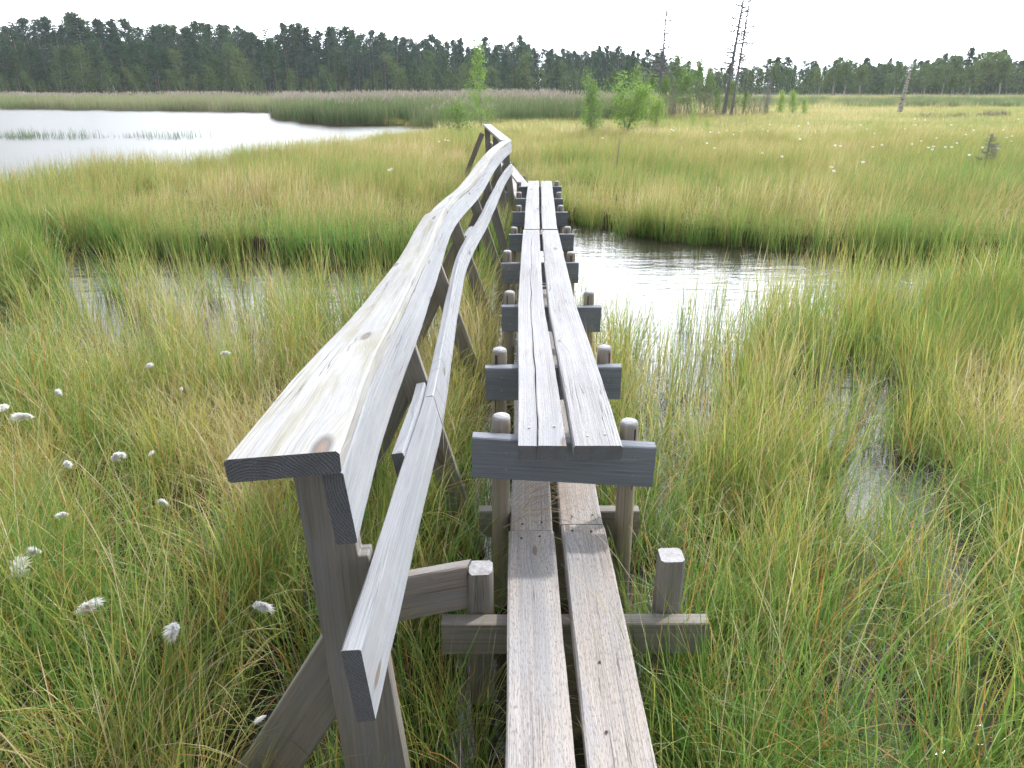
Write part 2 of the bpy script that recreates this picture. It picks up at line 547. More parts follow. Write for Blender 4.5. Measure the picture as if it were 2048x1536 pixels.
# Y, Z, left plank left/right, right plank left/right
DK = [(1.95, .750, .018, .164, .186, .334), (2.77, .722, .026, .169, .190, .342), (3.79, .665, .035, .173, .197, .349),
      (4.9, .645, .060, .198, .222, .366), (6.13, .640, .094, .230, .251, .386)]
DK2 = [(6.15, .642, .102, .234, .254, .380), (7.54, .637, .138, .276, .299, .434), (9.63, .632, .206, .346, .373, .513)]
def plank_from(rows, a, b, name, parent, seed, mat, crackside=None):
    P = resample([(r[a], r[0], r[1]) for r in rows], 8)
    Q = resample([(r[b], r[0], r[1]) for r in rows], 8)
    A = Q - P
    w = np.linalg.norm(A, axis=1)
    mb = MB()
    rnd = random.Random(seed)
    if crackside is None:
        sweep(mb, P, A, list(w), 0.046, 0.005, 0.0012, seed)
    else:
        # a long drying split: two strips of one plank with a jagged gap closing towards the far end
        n = len(P)
        jag = 0.0; ws1 = []; gap = []
        for i in range(n):
            jag = 0.8 * jag + rnd.uniform(-0.003, 0.003)
            fr = crackside + jag / w[i] + 0.16 * i / n
            ws1.append(w[i] * fr)
            gap.append(0.0035 * max(0.25, 1 - 0.8 * i / n))
        An = A / w[:, None]
        sweep(mb, P, A, ws1, 0.046, 0.002, 0.0009, seed)
        P2 = P + An * (np.array(ws1) + np.array(gap))[:, None]
        sweep(mb, P2, A, list(w - np.array(ws1) - np.array(gap)), 0.046, 0.002, 0.0009, seed + 1)
    o = mb.obj(name, [mat, M_END], parent)
    fix_normals(o)
    local(parent, o)
    return o
plank_from(DK, 2, 3, 'plank', bridge, 1, W_DECK, 0.40)['label'] = 'split plank on the left side of the near span'
plank_from(DK, 4, 5, 'plank', bridge, 3, W_DECK)
plank_from(DK2, 2, 3, 'plank', bridge, 4, W_DECK)
plank_from(DK2, 4, 5, 'plank', bridge, 5, W_DECK)
# trestles: Yfront, Ztop, X0, X1, left post x, ztop, right post x, ztop
TR = [(2.08, .702, -.127, .459, -.035, .775, .386, .755), (2.79, .679, -.111, .453, -.052, .755, .388, .765),
      (3.88, .622, -.058, .496, -.013, .709, .433, .709), (5.06, .598, -.074, .473, -.034, .691, .421, .681),
      (6.17, .592, -.025, .526, .017, .660, .475, .664), (7.38, .588, .005, .561, .068, .664, .492, .664),
      (8.35, .586, .039, .574, .079, .668, .533, .668), (9.43, .584, .082, .626, .089, .655, .569, .663)]
for i, (Y, Z, x0, x1, lx, lz, rx, rz) in enumerate(TR):
    tl = (0.020 if i == 0 else random.Random(i).uniform(-.006, .006))
    h = 0.146
    o = board_obj('crossbeam', [W_BEAM, M_END], bridge, [(x0, Y, Z + tl / 2), (x1, Y - (0.03 if i == 0 else 0), Z - tl / 2)],
                  [(0, 1, 0), (0, 1, 0)], 0.046, h, n=6, seed=20 + i)
    local(bridge, o)
    for k, (px, pz) in enumerate(((lx, lz), (rx, rz))):
        r = 0.031
        p = round_post('post', bridge, (px + (0.012 if k else -0.01), Y + 0.052 + r, -0.3), (px, Y + 0.050 + r, pz - 0.02), r, 40 + i * 2 + k)
        local(bridge, p)
        if i < 5:
            for dz in (-0.045, -0.105):
                s = disc('screw', bridge, (px + 0.01 + random.Random(i * 9 + k).uniform(-.01, .01), Y - 0.0008 - (0.026 if (i == 0 and k) else (0.004 if i == 0 else 0)), Z + dz - (0.006 if k else -0.004)),
                         (0, -1, 0), 0.0048, M_METAL)
                local(bridge, s)
for (x, y, z) in ((.055, 2.08, .7468), (.135, 2.09, .7468), (.235, 2.02, .7475), (.290, 2.03, .7475)):
    s = disc('screw', bridge, (x, y, z + 0.001), (0, 0, 1), 0.0042, M_METAL)
    local(bridge, s)

# ------------------------------------------------------------------ lower boardwalk (near)
low = empty('lower_boardwalk', (0.14, 1.2, 0))
tag(low, 'worn pinkish brown low boardwalk of two planks in the foreground, below the raised footbridge', 'boardwalk')
bpy.context.view_layer.update()
for (xa, xb, y0, y1, z0, z1, xa1, xb1, sd) in (
        (-.019, .131, .25, 2.035, .452, .392, -.010, .137, 61), (.152, .303, .25, 2.075, .452, .390, .166, .311, 62),
        (-.006, .136, 2.043, 5.2, .388, .375, .045, .185, 63), (.163, .308, 2.083, 5.2, .386, .375, .215, .36, 64)):
    P = resample([(xa, y0, z0), (xa1, y1, z1)], 20); Q = resample([(xb, y0, z0), (xb1, y1, z1)], 20)
    mb = MB(); sweep(mb, P, Q - P, list(np.linalg.norm(Q - P, axis=1)), 0.046, 0.006, 0.0012, sd)
    o = mb.obj('plank', [W_OLD, M_END], low); fix_normals(o); local(low, o)
for (x, y) in ((.03, 1.99), (.09, 2.0), (.035, 2.075), (.10, 2.085), (.20, 2.035), (.262, 2.03), (.205, 2.12), (.275, 2.13), (.21, 1.2), (.235, .98), (.25, .8), (.22, 1.42)):
    zz = np.interp(y, [.25, 2.04, 5.2], [.452, .391, .375])
    s = disc('nail', low, (x, y, zz + 0.0006), (0, 0, 1), 0.0036, M_RUST); local(low, s)
o = board_obj('crossbeam', [W_POST, M_END], low, [(-.20, 1.63, .352), (.553, 1.62, .362)], [(0, 1, 0)] * 2, 0.046, 0.11, n=6, seed=70); local(low, o)
o = board_obj('crossbeam', [W_POST, M_END], low, [(-.12, 2.24, .336), (.46, 2.24, .336)], [(0, 1, 0)] * 2, 0.046, 0.11, n=6, seed=71); local(low, o)
for bx, tx, tz, sd in ((-.092, -.089, .482, 72), (.455, .451, .525, 73)):
    p = square_post('post', low, (bx, 1.715, -.3), (tx, 1.715, tz), 0.070, sd, W_POST); local(low, p)
o = board_obj('tie_beam', [W_TIE, M_END], low, [(-.127, 1.70, .497), (-.50, 1.60, .488)], [(.25, .97, 0)] * 2, 0.040, 0.148, n=6, seed=74)
o['label'] = 'pinkish grained tie beam reaching left from the square post'
local(low, o)

# ------------------------------------------------------------------ handrail
rail = empty('handrail', (-0.25, 1.06, 0))
tag(rail, 'long bending wooden handrail with broad bleached top board on slanting posts', 'handrail')
bpy.context.view_layer.update()
#      X(right top edge)  Y   drop  lean
RS = [(-.250, 0.93, .485, 5), (-.307, 1.50, .553, 9), (-.354, 2.25, .636, 14), (-.388, 2.95, .690, 16.5), (-.413, 3.60, .727, 18), (-.430, 4.30, .722, 19),
      (-.424, 4.75, .712, 19), (-.396, 5.40, .724, 19), (-.343, 6.10, .731, 19), (-.290, 6.80, .712, 18), (-.232, 7.60, .672, 15),
      (-.137, 8.70, .643, 9), (-.009, 10.20, .655, 4)]
RP = resample([(a, b, CAM_H - c, d) for a, b, c, d in RS], 6)
def frame(row):
    a = R(row[3])
    return Vector((row[0], row[1], row[2])), Vector((-math.cos(a), 0, -math.sin(a))), Vector((math.sin(a), 0, -math.cos(a)))
def rail_pt(Y):
    return [float(np.interp(Y, RP[:, 1], RP[:, k])) for k in range(4)]
def top_board(rows, name, wtop, seed, w1=None):
    P = []; A = []; W = []
    for i, r in enumerate(rows):
        p, out_, dn = frame(r)
        wv = np.interp(r[1], [0.9, 3.6, 4.722, 4.73, 10.5], wtop)
        P.append(p + out_ * wv); A.append(-out_); W.append(wv)
    mb = MB(); sweep(mb, P, A, W, 0.036, 0.004, 0.0012, seed)
    o = mb.obj(name, [W_RAIL, M_END], rail); fix_normals(o); local(rail, o); return o
def side_board(rows, name, off, hh, seed, mat, side=0.0, th=0.034):
    """standing board: width runs down the lean, thickness outward"""
    mb = MB(); rings = []
    P = []; A = []; W = []
    for i, r in enumerate(rows):
        p, out_, dn = frame(r)
        h = np.interp(r[1], [0.9, 3.6, 10.5], hh)
        o_ = np.interp(r[1], [0.9, 3.6, 10.5], off) if hasattr(off, '__len__') else off
        P.append(p + dn * o_ + out_ * (side + 0.0)); A.append(dn); W.append(h)
    sweep2(mb, P, A, W, th, [frame(r)[1] for r in rows], seed)
    o = mb.obj(name, [mat, M_END], rail); fix_normals(o); local(rail, o); return o
def sweep2(mb, path, across, ws, th, outs, seed):
    rnd = random.Random(seed); ch = 0.003; rough = 0.001
    n = len(path); L = [0.0]
    for i in range(1, n):
        L.append(L[-1] + (Vector(path[i]) - Vector(path[i - 1])).length)
    verts = []; j = [[0, 0] for _ in range(8)]
    for i in range(n):
        W = ws[i]
        sec = [(ch, 0), (W - ch, 0), (W, ch), (W, th - ch), (W - ch, th), (ch, th), (0, th - ch), (0, ch)]
        for k, (a, b) in enumerate(sec):
            j[k][0] = .7 * j[k][0] + rnd.uniform(-rough, rough); j[k][1] = .7 * j[k][1] + rnd.uniform(-rough, rough)
            verts.append(Vector(path[i]) + Vector(across[i]) * (a + j[k][0]) + Vector(outs[i]) * (b + j[k][1]))
    W = ws[0]
    per = [0, W - 2 * ch, W - ch, W + th - 3 * ch, W + th - 2 * ch, 2 * W + th - 4 * ch, 2 * W + th - 3 * ch, 2 * W + 2 * th - 5 * ch, 2 * W + 2 * th]
    F_ = []; U_ = []
    for i in range(n - 1):
        for k in range(8):
            k2 = (k + 1) % 8
            F_.append((i * 8 + k, i * 8 + k2, i * 8 + 8 + k2, i * 8 + 8 + k))
            U_.append([(L[i], per[k]), (L[i], per[k + 1]), (L[i + 1], per[k + 1]), (L[i + 1], per[k])])
    mb.add(verts, F_, U_, 0)
    for e in (0, n - 1):
        W = ws[e]
        sec = [(ch, 0), (W - ch, 0), (W, ch), (W, th - ch), (W - ch, th), (ch, th), (0, th - ch), (0, ch)]
        mb.add(verts[e * 8:e * 8 + 8], [tuple(range(8))], [sec], 1)
def rows_between(y0, y1):
    r0, r1 = rail_pt(y0), rail_pt(y1)
    return [r0] + [list(r) for r in RP if y0 + .02 < r[1] < y1 - .02] + [r1]
TOPW = [.168, .148, .143, .112, .125]
top_board(rows_between(.93, 4.72), 'top_board', TOPW, 81)
top_board(rows_between(4.724, 10.20), 'top_board', TOPW, 82)
UH = [.125, .112, .112]
UO = [.0375, .0375, .0375]
side_board(rows_between(.935, 4.75), 'upper_side_board', UO, UH, 83, W_SIDE)
side_board(rows_between(4.753, 10.2), 'upper_side_board', UO, UH, 84, W_KERF)
LO = [.335, .300, .292]
LO2 = [.318, .300, .292]
def low_rows(y0, y1): return rows_between(y0, y1)
LOFF = lambda r: 0
def lower_board(y0, y1, seed, side=0.0, dz=0.0, mat=None):
    rows = rows_between(y0, y1)
    offs = [np.interp(r[1], [.9, 1.5, 2.25, 3.6, 5.4, 6.8, 7.6, 10.2], [.392, .350, .35, .312, .300, .276, .296, .296]) + dz for r in rows]
    hs = [np.interp(r[1], [.95, 1.5, 3.6, 10.2], [.160, .132, .105, .112]) for r in rows]
    sd = [side] * len(rows)
    P = []; A = []
    for r, o_, s_ in zip(rows, offs, sd):
        p, out_, dn = frame(r)
        if r[1] < 2.25:        # the near lower rail is one straight board
            k_ = (r[1] - .955) / (2.25 - .955)
            q_ = Vector((-.253, .955, .878)).lerp(Vector((-.269, 2.25, .774)), k_); q_.y = r[1]
            P.append(q_ + dn * dz + out_ * s_)
        else:
            P.append(p + dn * o_ + out_ * s_)
        A.append(dn)
    mb = MB(); sweep2(mb, P, A, hs, 0.034, [frame(r)[1] for r in rows], seed)
    o = mb.obj('lower_rail', [mat or W_SIDE, M_END], rail); fix_normals(o); local(rail, o); return o
lower_board(.955, 2.28, 85)
lower_board(2.284, 5.62, 86, mat=W_KERF)
lower_board(5.55, 10.12, 87, 0.002, mat=W_KERF)
sp = lower_board(1.78, 2.42, 88, 0.037, -0.012)
sp.name = 'splice_board'
lower_board(5.35, 5.75, 89, 0.037, -0.008).name = 'splice_board'
# corner and the last run turning away to the left
c0 = Vector((-.009, 10.20, CAM_H - .655)); c1 = Vector((-.395, 14.3, CAM_H - .64))
tdir = (c1 - c0).normalized()
acr = Vector((-tdir.y, tdir.x, 0)).normalized()
P0 = c0 + acr * 0.142; P1 = c1 + acr * 0.142
o = board_obj('top_board', [W_RAIL, M_END], rail, [P0 + tdir * .004, P1], [-acr, -acr], 0.142, 0.036, n=16, seed=90); local(rail, o)
o = board_obj('upper_side_board', [W_SIDE, M_END], rail, [c0 + tdir * .01 + Vector((0, 0, -.038)), c1 + Vector((0, 0, -.038))], [acr, acr], 0.034, 0.11, n=16, seed=91); local(rail, o)
o = board_obj('lower_rail', [W_SIDE, M_END], rail, [c0 + tdir * .06 + Vector((.01, 0, -.30)), c1 + Vector((.01, 0, -.30))], [acr, acr], 0.034, 0.11, n=16, seed=92); local(rail, o)

def rail_post(Y, xt, zt, xb, zb, w, th, seed, name='post', mat=W_POST):
    """flat standing timber seen from the front: right edge runs (xt,zt)->(xb,zb), width w to the left"""
    d = Vector((xb - xt, 0, zb - zt)).normalized()
    left = Vector((d.z, 0, -d.x))
    if left.x > 0: left = -left
    top = Vector((xt, Y, zt)); bot = Vector((xb, Y, zb))
    mb = MB()
    P = [top.lerp(bot, k / 8) for k in range(9)]
    sweep2(mb, P, [left] * 9, [w] * 9, th, [Vector((0, 1, 0))] * 9, seed)
    o = mb.obj(name, [mat, M_END], rail); fix_normals(o); local(rail, o); return o
# near post: notched top, wide shank
def near_post():
    # one timber with a notch cut for the side board: outline in the X-Z plane, 45 mm thick
    ol = [(-.385, -.1), (-.230, -.1), (-.2525, .25), (-.297, .855), (-.318, .853), (-.345, 1.188), (-.438, 1.188), (-.431, 1.04), (-.415, .7), (-.398, .25)]
    mb = MB(); n = len(ol); y0, y1 = 1.25, 1.295
    mb.add([(x, y0, z) for x, z in ol], [tuple(range(n))], [[(z, x) for x, z in ol]], 0)
    mb.add([(x, y1, z) for x, z in ol], [tuple(range(n))[::-1]], [[(z, x + .3) for x, z in ol][::-1]], 0)
    for i in range(n):
        (xa, za), (xb, zb) = ol[i], ol[(i + 1) % n]
        mb.add([(xa, y0, za), (xa, y1, za), (xb, y1, zb), (xb, y0, zb)], [(0, 1, 2, 3)], [[(za, .6), (za, .645), (zb, .645), (zb, .6)]], 0)
    o = mb.obj('post', [W_POST, M_END], rail)
    bm = bmesh.new(); bm.from_mesh(o.data)
    bmesh.ops.remove_doubles(bm, verts=bm.verts[:], dist=.0001)
    bmesh.ops.recalc_face_normals(bm, faces=bm.faces[:]); bm.to_mesh(o.data); bm.free()
    bv = o.modifiers.new('edges', 'BEVEL'); bv.width = .003; bv.segments = 2; bv.limit_method = 'ANGLE'; bv.angle_limit = R(40)
    local(rail, o)
    o['label'] = 'broad notched near post'
near_post()
b1 = rail_post(1.298, -.280, .59, -.694, -.10, .132, .042, 102, 'brace')
for i, Y in enumerate((2.45, 4.0, 5.25, 6.45, 7.5, 8.9, 10.08)):
    r = rail_pt(Y)
    p, out_, dn = frame(r)
    a = max(r[3], 7)
    inner = p + out_ * 0.036 + dn * 0.037
    tall = (inner.z - (-.25)) / math.cos(R(a))
    xb = inner.x + math.sin(R(a)) * tall
    rail_post(Y, inner.x, inner.z, xb, -.25, .088, .044, 110 + i)
    # brace propping the post from the outer side
    q = inner + dn * 0.30 + out_ * 0.02
    rail_post(Y + .047, q.x, q.z, q.x - math.tan(R(26)) * (q.z + .25), -.25, .08, .036, 130 + i, 'brace')
# end post of the last run and its brace
ex = c1 + acr * 0.03
rail_post(13.9, -.40, CAM_H - .68, -.36, -.2, .10, .045, 140)
rail_post(13.95, -.50, .95, -.95, -.1, .09, .04, 141, 'brace')
rail_post(12.2, -.22, CAM_H - .69, -.17, -.2, .09, .045, 142)

# ------------------------------------------------------------------ far boardwalk, turning left beyond the footbridge
farw = empty('far_boardwalk', (0.2, 10.5, 0))
tag(farw, 'pale low boardwalk beyond the far end of the footbridge, bending left behind the handrail', 'boardwalk')
bpy.context.view_layer.update()
for (a, b, c, d, sd) in (((.055, 9.6), (-.40, 15.2), .150, .40, 150), ((.225, 9.6), (-.225, 15.2), .150, .40, 151)):
    P = resample([(a[0], a[1], .41), (b[0], b[1], d)], 14)
    t_ = Vector((b[0] - a[0], b[1] - a[1], 0)).normalized(); ac = Vector((t_.y, -t_.x, 0))
    mb = MB(); sweep(mb, P, [ac] * len(P), c, 0.046, 0.005, 0.0015, sd)
    o = mb.obj('plank', [W_OLD, M_END], farw); fix_normals(o); local(farw, o)
for y in (10.6, 12.6, 14.9):
    x = np.interp(y, [9.6, 15.2], [.05, -.41])
    o = board_obj('crossbeam', [W_BEAM, M_END], farw, [(x - .08, y, .362), (x + .42, y, .362)], [(0, 1, 0)] * 2, .046, .12, n=4, seed=int(y * 10)); local(farw, o)

# a cushion of moss and blown straw caught on the low planks
def litter():
    rs = random.Random(3); mb = MB()
    for i in range(34):
        x0, y0 = rs.uniform(-.03, .13), rs.uniform(2.02, 2.34); a = rs.uniform(-.5, .9); L = rs.uniform(.08, .24); z0 = .398 + rs.uniform(0, .025)
        P = [Vector((x0 + math.cos(a) * L * t, y0 + math.sin(a) * L * t, z0 + .03 * math.sin(PI * t) * rs.uniform(.2, 1))) for t in (0, .33, .66, 1)]
        w = Vector((-math.sin(a), math.cos(a), 0)) * .0012
        V_ = [q for p in P for q in (p - w, p + w)]
        mb.add(V_, [(0, 1, 3, 2), (2, 3, 5, 4), (4, 5, 7, 6)], None, 0)
    t = NT('dead_straw'); d = t.n('ShaderNodeBsdfDiffuse'); d.inputs[0].default_value = (.33, .25, .16, 1); t.l(d.outputs[0], t.out.inputs[0])
    tag(mb.obj('straw_litter', [t.m]), kind='stuff')
litter()
#@@NATURE@@
# ------------------------------------------------------------------ water, marsh ground
NRM = np.random.RandomState(7)
def in_poly(x, y, poly):
    x = np.asarray(x, float); y = np.asarray(y, float)
    ins = np.zeros(x.shape, bool)
    n = len(poly)
    for i in range(n):
        x0, y0 = poly[i]; x1, y1 = poly[(i + 1) % n]
        c = ((y0 > y) != (y1 > y)) & (x < (x1 - x0) * (y - y0) / (y1 - y0 + 1e-12) + x0)
        ins ^= c
    return ins
def vnoise(x, y, s, seed=0):
    """cheap smooth value noise 0..1"""
    x = np.asarray(x, float) / s + seed * 17.3; y = np.asarray(y, float) / s + seed * 5.7
    xi = np.floor(x).astype(np.int64); yi = np.floor(y).astype(np.int64)
    fx = x - xi; fy = y - yi
    fx = fx * fx * (3 - 2 * fx); fy = fy * fy * (3 - 2 * fy)
    def h(a, b):
        v = np.sin(a * 127.1 + b * 311.7 + seed * 74.7) * 43758.5453
        return v - np.floor(v)
    return (h(xi, yi) * (1 - fx) + h(xi + 1, yi) * fx) * (1 - fy) + (h(xi, yi + 1) * (1 - fx) + h(xi + 1, yi + 1) * fx) * fy

# open stream crossing under the footbridge, and the lake on the left
STREAM = [(-9.5, 9.7), (-6.3, 9.1), (-4.7, 8.35), (-3.1, 7.95), (-2.3, 7.8), (-1.2, 7.6), (-.4, 7.9), (.2, 9.2), (.55, 10.6), (.95, 10.3), (1.75, 9.15), (2.55, 8.7),
          (3.35, 8.4), (4.1, 8.15), (4.9, 8.0), (5.7, 7.8), (8.5, 7.2), (14, 6.8), (14, 5.6), (8, 5.9), (5.3, 6.05), (4.2, 5.95), (3.3, 5.85), (2.6, 5.6), (2.0, 5.35), (1.5, 5.15), (1.1, 4.9),
          (.75, 4.95), (.55, 5.3), (.3, 5.9), (-.1, 6.2), (-.8, 6.3), (-1.8, 6.3), (-3.0, 6.6), (-4.4, 7.3), (-6.3, 8.0), (-9.5, 8.6)]
LAKE = [(-60, 7.5), (-14, 9.6), (-9.6, 10.6), (-8.9, 12.2), (-8.2, 14.5), (-6.4, 16.6), (-4.7, 20.5), (-3.6, 25.5), (-2.6, 33), (-3.2, 35.5), (-4.2, 36.8), (-6.5, 38), (-9.7, 40), (-12, 44), (-12.5, 48.5),
        (-15, 55), (-18.3, 61), (-30.4, 65), (-46, 69.8), (-62, 74), (-130, 90), (-130, 7.5)]
def is_open(x, y):
    return in_poly(x, y, STREAM) | in_poly(x, y, LAKE)

def axis(lo, hi, fine0, fine1, d, g):
    v = list(np.arange(fine0, fine1 + 1e-6, d)); s = d
    while v[-1] < hi:
        s *= g; v.append(v[-1] + s)
    s = d; a = []
    c = fine0
    while c > lo:
        s *= g; c -= s; a.append(c)
    return np.array(a[::-1] + v)
gx = axis(-560, 560, -10, 10, .22, 1.09); gy = axis(-60, 820, -1, 24, .22, 1.05)
XX, YY = np.meshgrid(gx, gy)
op = is_open(XX, YY)
wet = (YY < 7.5)
hgt = .10 + .08 * vnoise(XX, YY, 2.3, 1) + .05 * vnoise(XX, YY, .7, 2)
hgt = np.where(wet, -.10 + .09 * vnoise(XX, YY, .8, 3) + .04 * vnoise(XX, YY, .3, 4) + np.where(XX < -.6, .04, 0.0), hgt)
hgt = np.where((YY < 4.5) & (np.abs(XX - .15) < .5), -.05, hgt)
hgt = np.where((YY > 3.7) & (YY < 7.6) & (XX > -4.6) & (XX < 2.6), -.2, hgt)
hgt = np.where(op, -.45, hgt)
hgt = np.where(YY > 130, .25 + (YY - 130) * .012 * np.clip((40 - XX) / 80, 0.15, 1), hgt)
ny, nx = XX.shape
verts = np.stack([XX, YY, hgt], -1).reshape(-1, 3)
idx = np.arange(ny * nx).reshape(ny, nx)
fc = np.stack([idx[:-1, :-1], idx[:-1, 1:], idx[1:, 1:], idx[1:, :-1]], -1).reshape(-1, 4)
gme = bpy.data.meshes.new('marsh_ground')
gme.from_pydata(verts.tolist(), [], fc.tolist())
gme.polygons.foreach_set('use_smooth', [True] * len(fc))
def ground_mat():
    t = NT('peat_and_moss')
    g = t.n('ShaderNodeNewGeometry')
    sep = t.n('ShaderNodeSeparateXYZ'); t.l(g.outputs['Position'], sep.inputs[0])
    a = t.noise(g.outputs['Position'], 5, 5, 0.65)
    b = t.noise(g.outputs['Position'], 0.35, 4, 0.6)
    peat = t.mix(t.rng(a, .35, .65), (.022, .017, .012), (.06, .046, .028))
    moss = t.mix(t.rng(b, .35, .65), (.16, .17, .045), (.26, .215, .075))
    far = t.rng(sep.outputs[1], 8, 22)
    col = t.mix(far, peat, moss)
    wood = t.rng(sep.outputs[1], 126, 134)
    col = t.mix(wood, col, (.05, .055, .025))
    bs = t.n('ShaderNodeBsdfPrincipled'); t.l(col, bs.inputs['Base Color'])
    bs.inputs['Roughness'].default_value = .95
    bs.inputs['Specular IOR Level'].default_value = .1
    bp = t.n('ShaderNodeBump'); bp.inputs['Distance'].default_value = .03; t.l(a, bp.inputs['Height']); t.l(bp.outputs[0], bs.inputs['Normal'])
    t.l(bs.outputs[0], t.out.inputs[0])
    return t.m
gme.materials.append(ground_mat())
tag(link_mesh('marsh_ground', gme), kind='structure')

def water_mat():
    t = NT('dark_bog_water')
    g = t.n('ShaderNodeNewGeometry')
    P = g.outputs['Position']
    n1 = t.noise(P, 1.0, 4, .55, (5, 13, 1), dist=.4)
    n2 = t.noise(P, 1.0, 3, .5, (1.1, 3.2, 1))
    h = t.math('ADD', t.math('MULTIPLY', n1, .5), n2)
    bp = t.n('ShaderNodeBump'); bp.inputs['Strength'].default_value = .35; bp.inputs['Distance'].default_value = .035
    t.l(h, bp.inputs['Height'])
    bs = t.n('ShaderNodeBsdfPrincipled')
    bs.inputs['Base Color'].default_value = (.030, .027, .018, 1)
    sy = t.n('ShaderNodeSeparateXYZ'); t.l(P, sy.inputs[0])
    t.val(bs.inputs['Roughness'], t.rng(sy.outputs[1], 8.5, 16, .08, .30))      # the open lake is wind-ruffled, the stream is sheltered
    bs.inputs['IOR'].default_value = 1.333
    t.l(bp.outputs[0], bs.inputs['Normal'])
    t.l(bs.outputs[0], t.out.inputs[0])
    return t.m
M_WATER = water_mat()
mb = MB(); mb.add([(-590, -70, 0), (590, -70, 0), (590, 128, 0), (-590, 128, 0)], [(0, 1, 2, 3)], None, 0)
tag(mb.obj('water', [M_WATER]), kind='structure')

# ------------------------------------------------------------------ grass
def plant_mat(name, base, mid, tips, dry, rust, trans=0.52, patch=3.0, shift=0.0):
    t = NT(name)
    at = t.n('ShaderNodeAttribute', attribute_name='Col')
    sp = t.n('ShaderNodeSeparateColor'); t.l(at.outputs['Color'], sp.inputs[0])
    tint, h = sp.outputs[0], sp.outputs[1]
    g = t.n('ShaderNodeNewGeometry')
    pn = t.noise(g.outputs['Position'], 1.0, 3, .6, (1 / patch, 1 / patch, .02))
    pn2 = t.noise(g.outputs['Position'], 1.0, 2, .6, (.23 / patch, .23 / patch, .02), (3, 5, 0))
    pp = t.math('ADD', t.math('MULTIPLY', t.math('SUBTRACT', pn, .5), 1.5), t.math('MULTIPLY', t.math('SUBTRACT', pn2, .5), 1.4))
    k = t.math('ADD', t.math('ADD', tint, pp), shift)
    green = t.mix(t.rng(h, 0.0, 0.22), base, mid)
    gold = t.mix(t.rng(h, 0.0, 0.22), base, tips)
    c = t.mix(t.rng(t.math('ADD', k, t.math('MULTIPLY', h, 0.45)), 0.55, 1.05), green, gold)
    c = t.mix(t.rng(k, .98, 1.06), c, dry)
    c = t.mix(t.math('MULTIPLY', t.rng(sp.outputs[2], .93, .95), .8), c, rust)
    d = t.n('ShaderNodeBsdfDiffuse'); t.l(c, d.inputs[0])
    tr = t.n('ShaderNodeBsdfTranslucent'); t.l(c, tr.inputs[0])
    m = t.n('ShaderNodeMixShader'); m.inputs[0].default_value = trans
    t.l(d.outputs[0], m.inputs[1]); t.l(tr.outputs[0], m.inputs[2])
    gl = t.n('ShaderNodeBsdfGlossy'); gl.inputs['Roughness'].default_value = .4; gl.inputs[0].default_value = (1, 1, 1, 1)
    m2 = t.n('ShaderNodeMixShader'); m2.inputs[0].default_value = .03
    t.l(m.outputs[0], m2.inputs[1]); t.l(gl.outputs[0], m2.inputs[2])
    t.l(m2.outputs[0], t.out.inputs[0])
    return t.m
G_BASE, G_MID, G_TIP, G_DRY, G_RUST = (.085, .065, .03), (.15, .285, .055), (.48, .45, .12), (.68, .58, .36), (.50, .22, .07)  # base: brown sheaths, darkened further to paint in shade at the roots
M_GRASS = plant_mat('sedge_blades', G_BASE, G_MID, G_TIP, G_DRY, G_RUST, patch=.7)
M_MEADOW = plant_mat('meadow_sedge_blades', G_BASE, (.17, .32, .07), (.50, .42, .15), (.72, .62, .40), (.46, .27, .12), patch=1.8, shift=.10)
M_FAR = plant_mat('far_meadow_blades', (.2, .17, .06), (.26, .37, .11), (.56, .47, .20), (.72, .62, .38), (.50, .36, .18), patch=5.0, shift=.10)

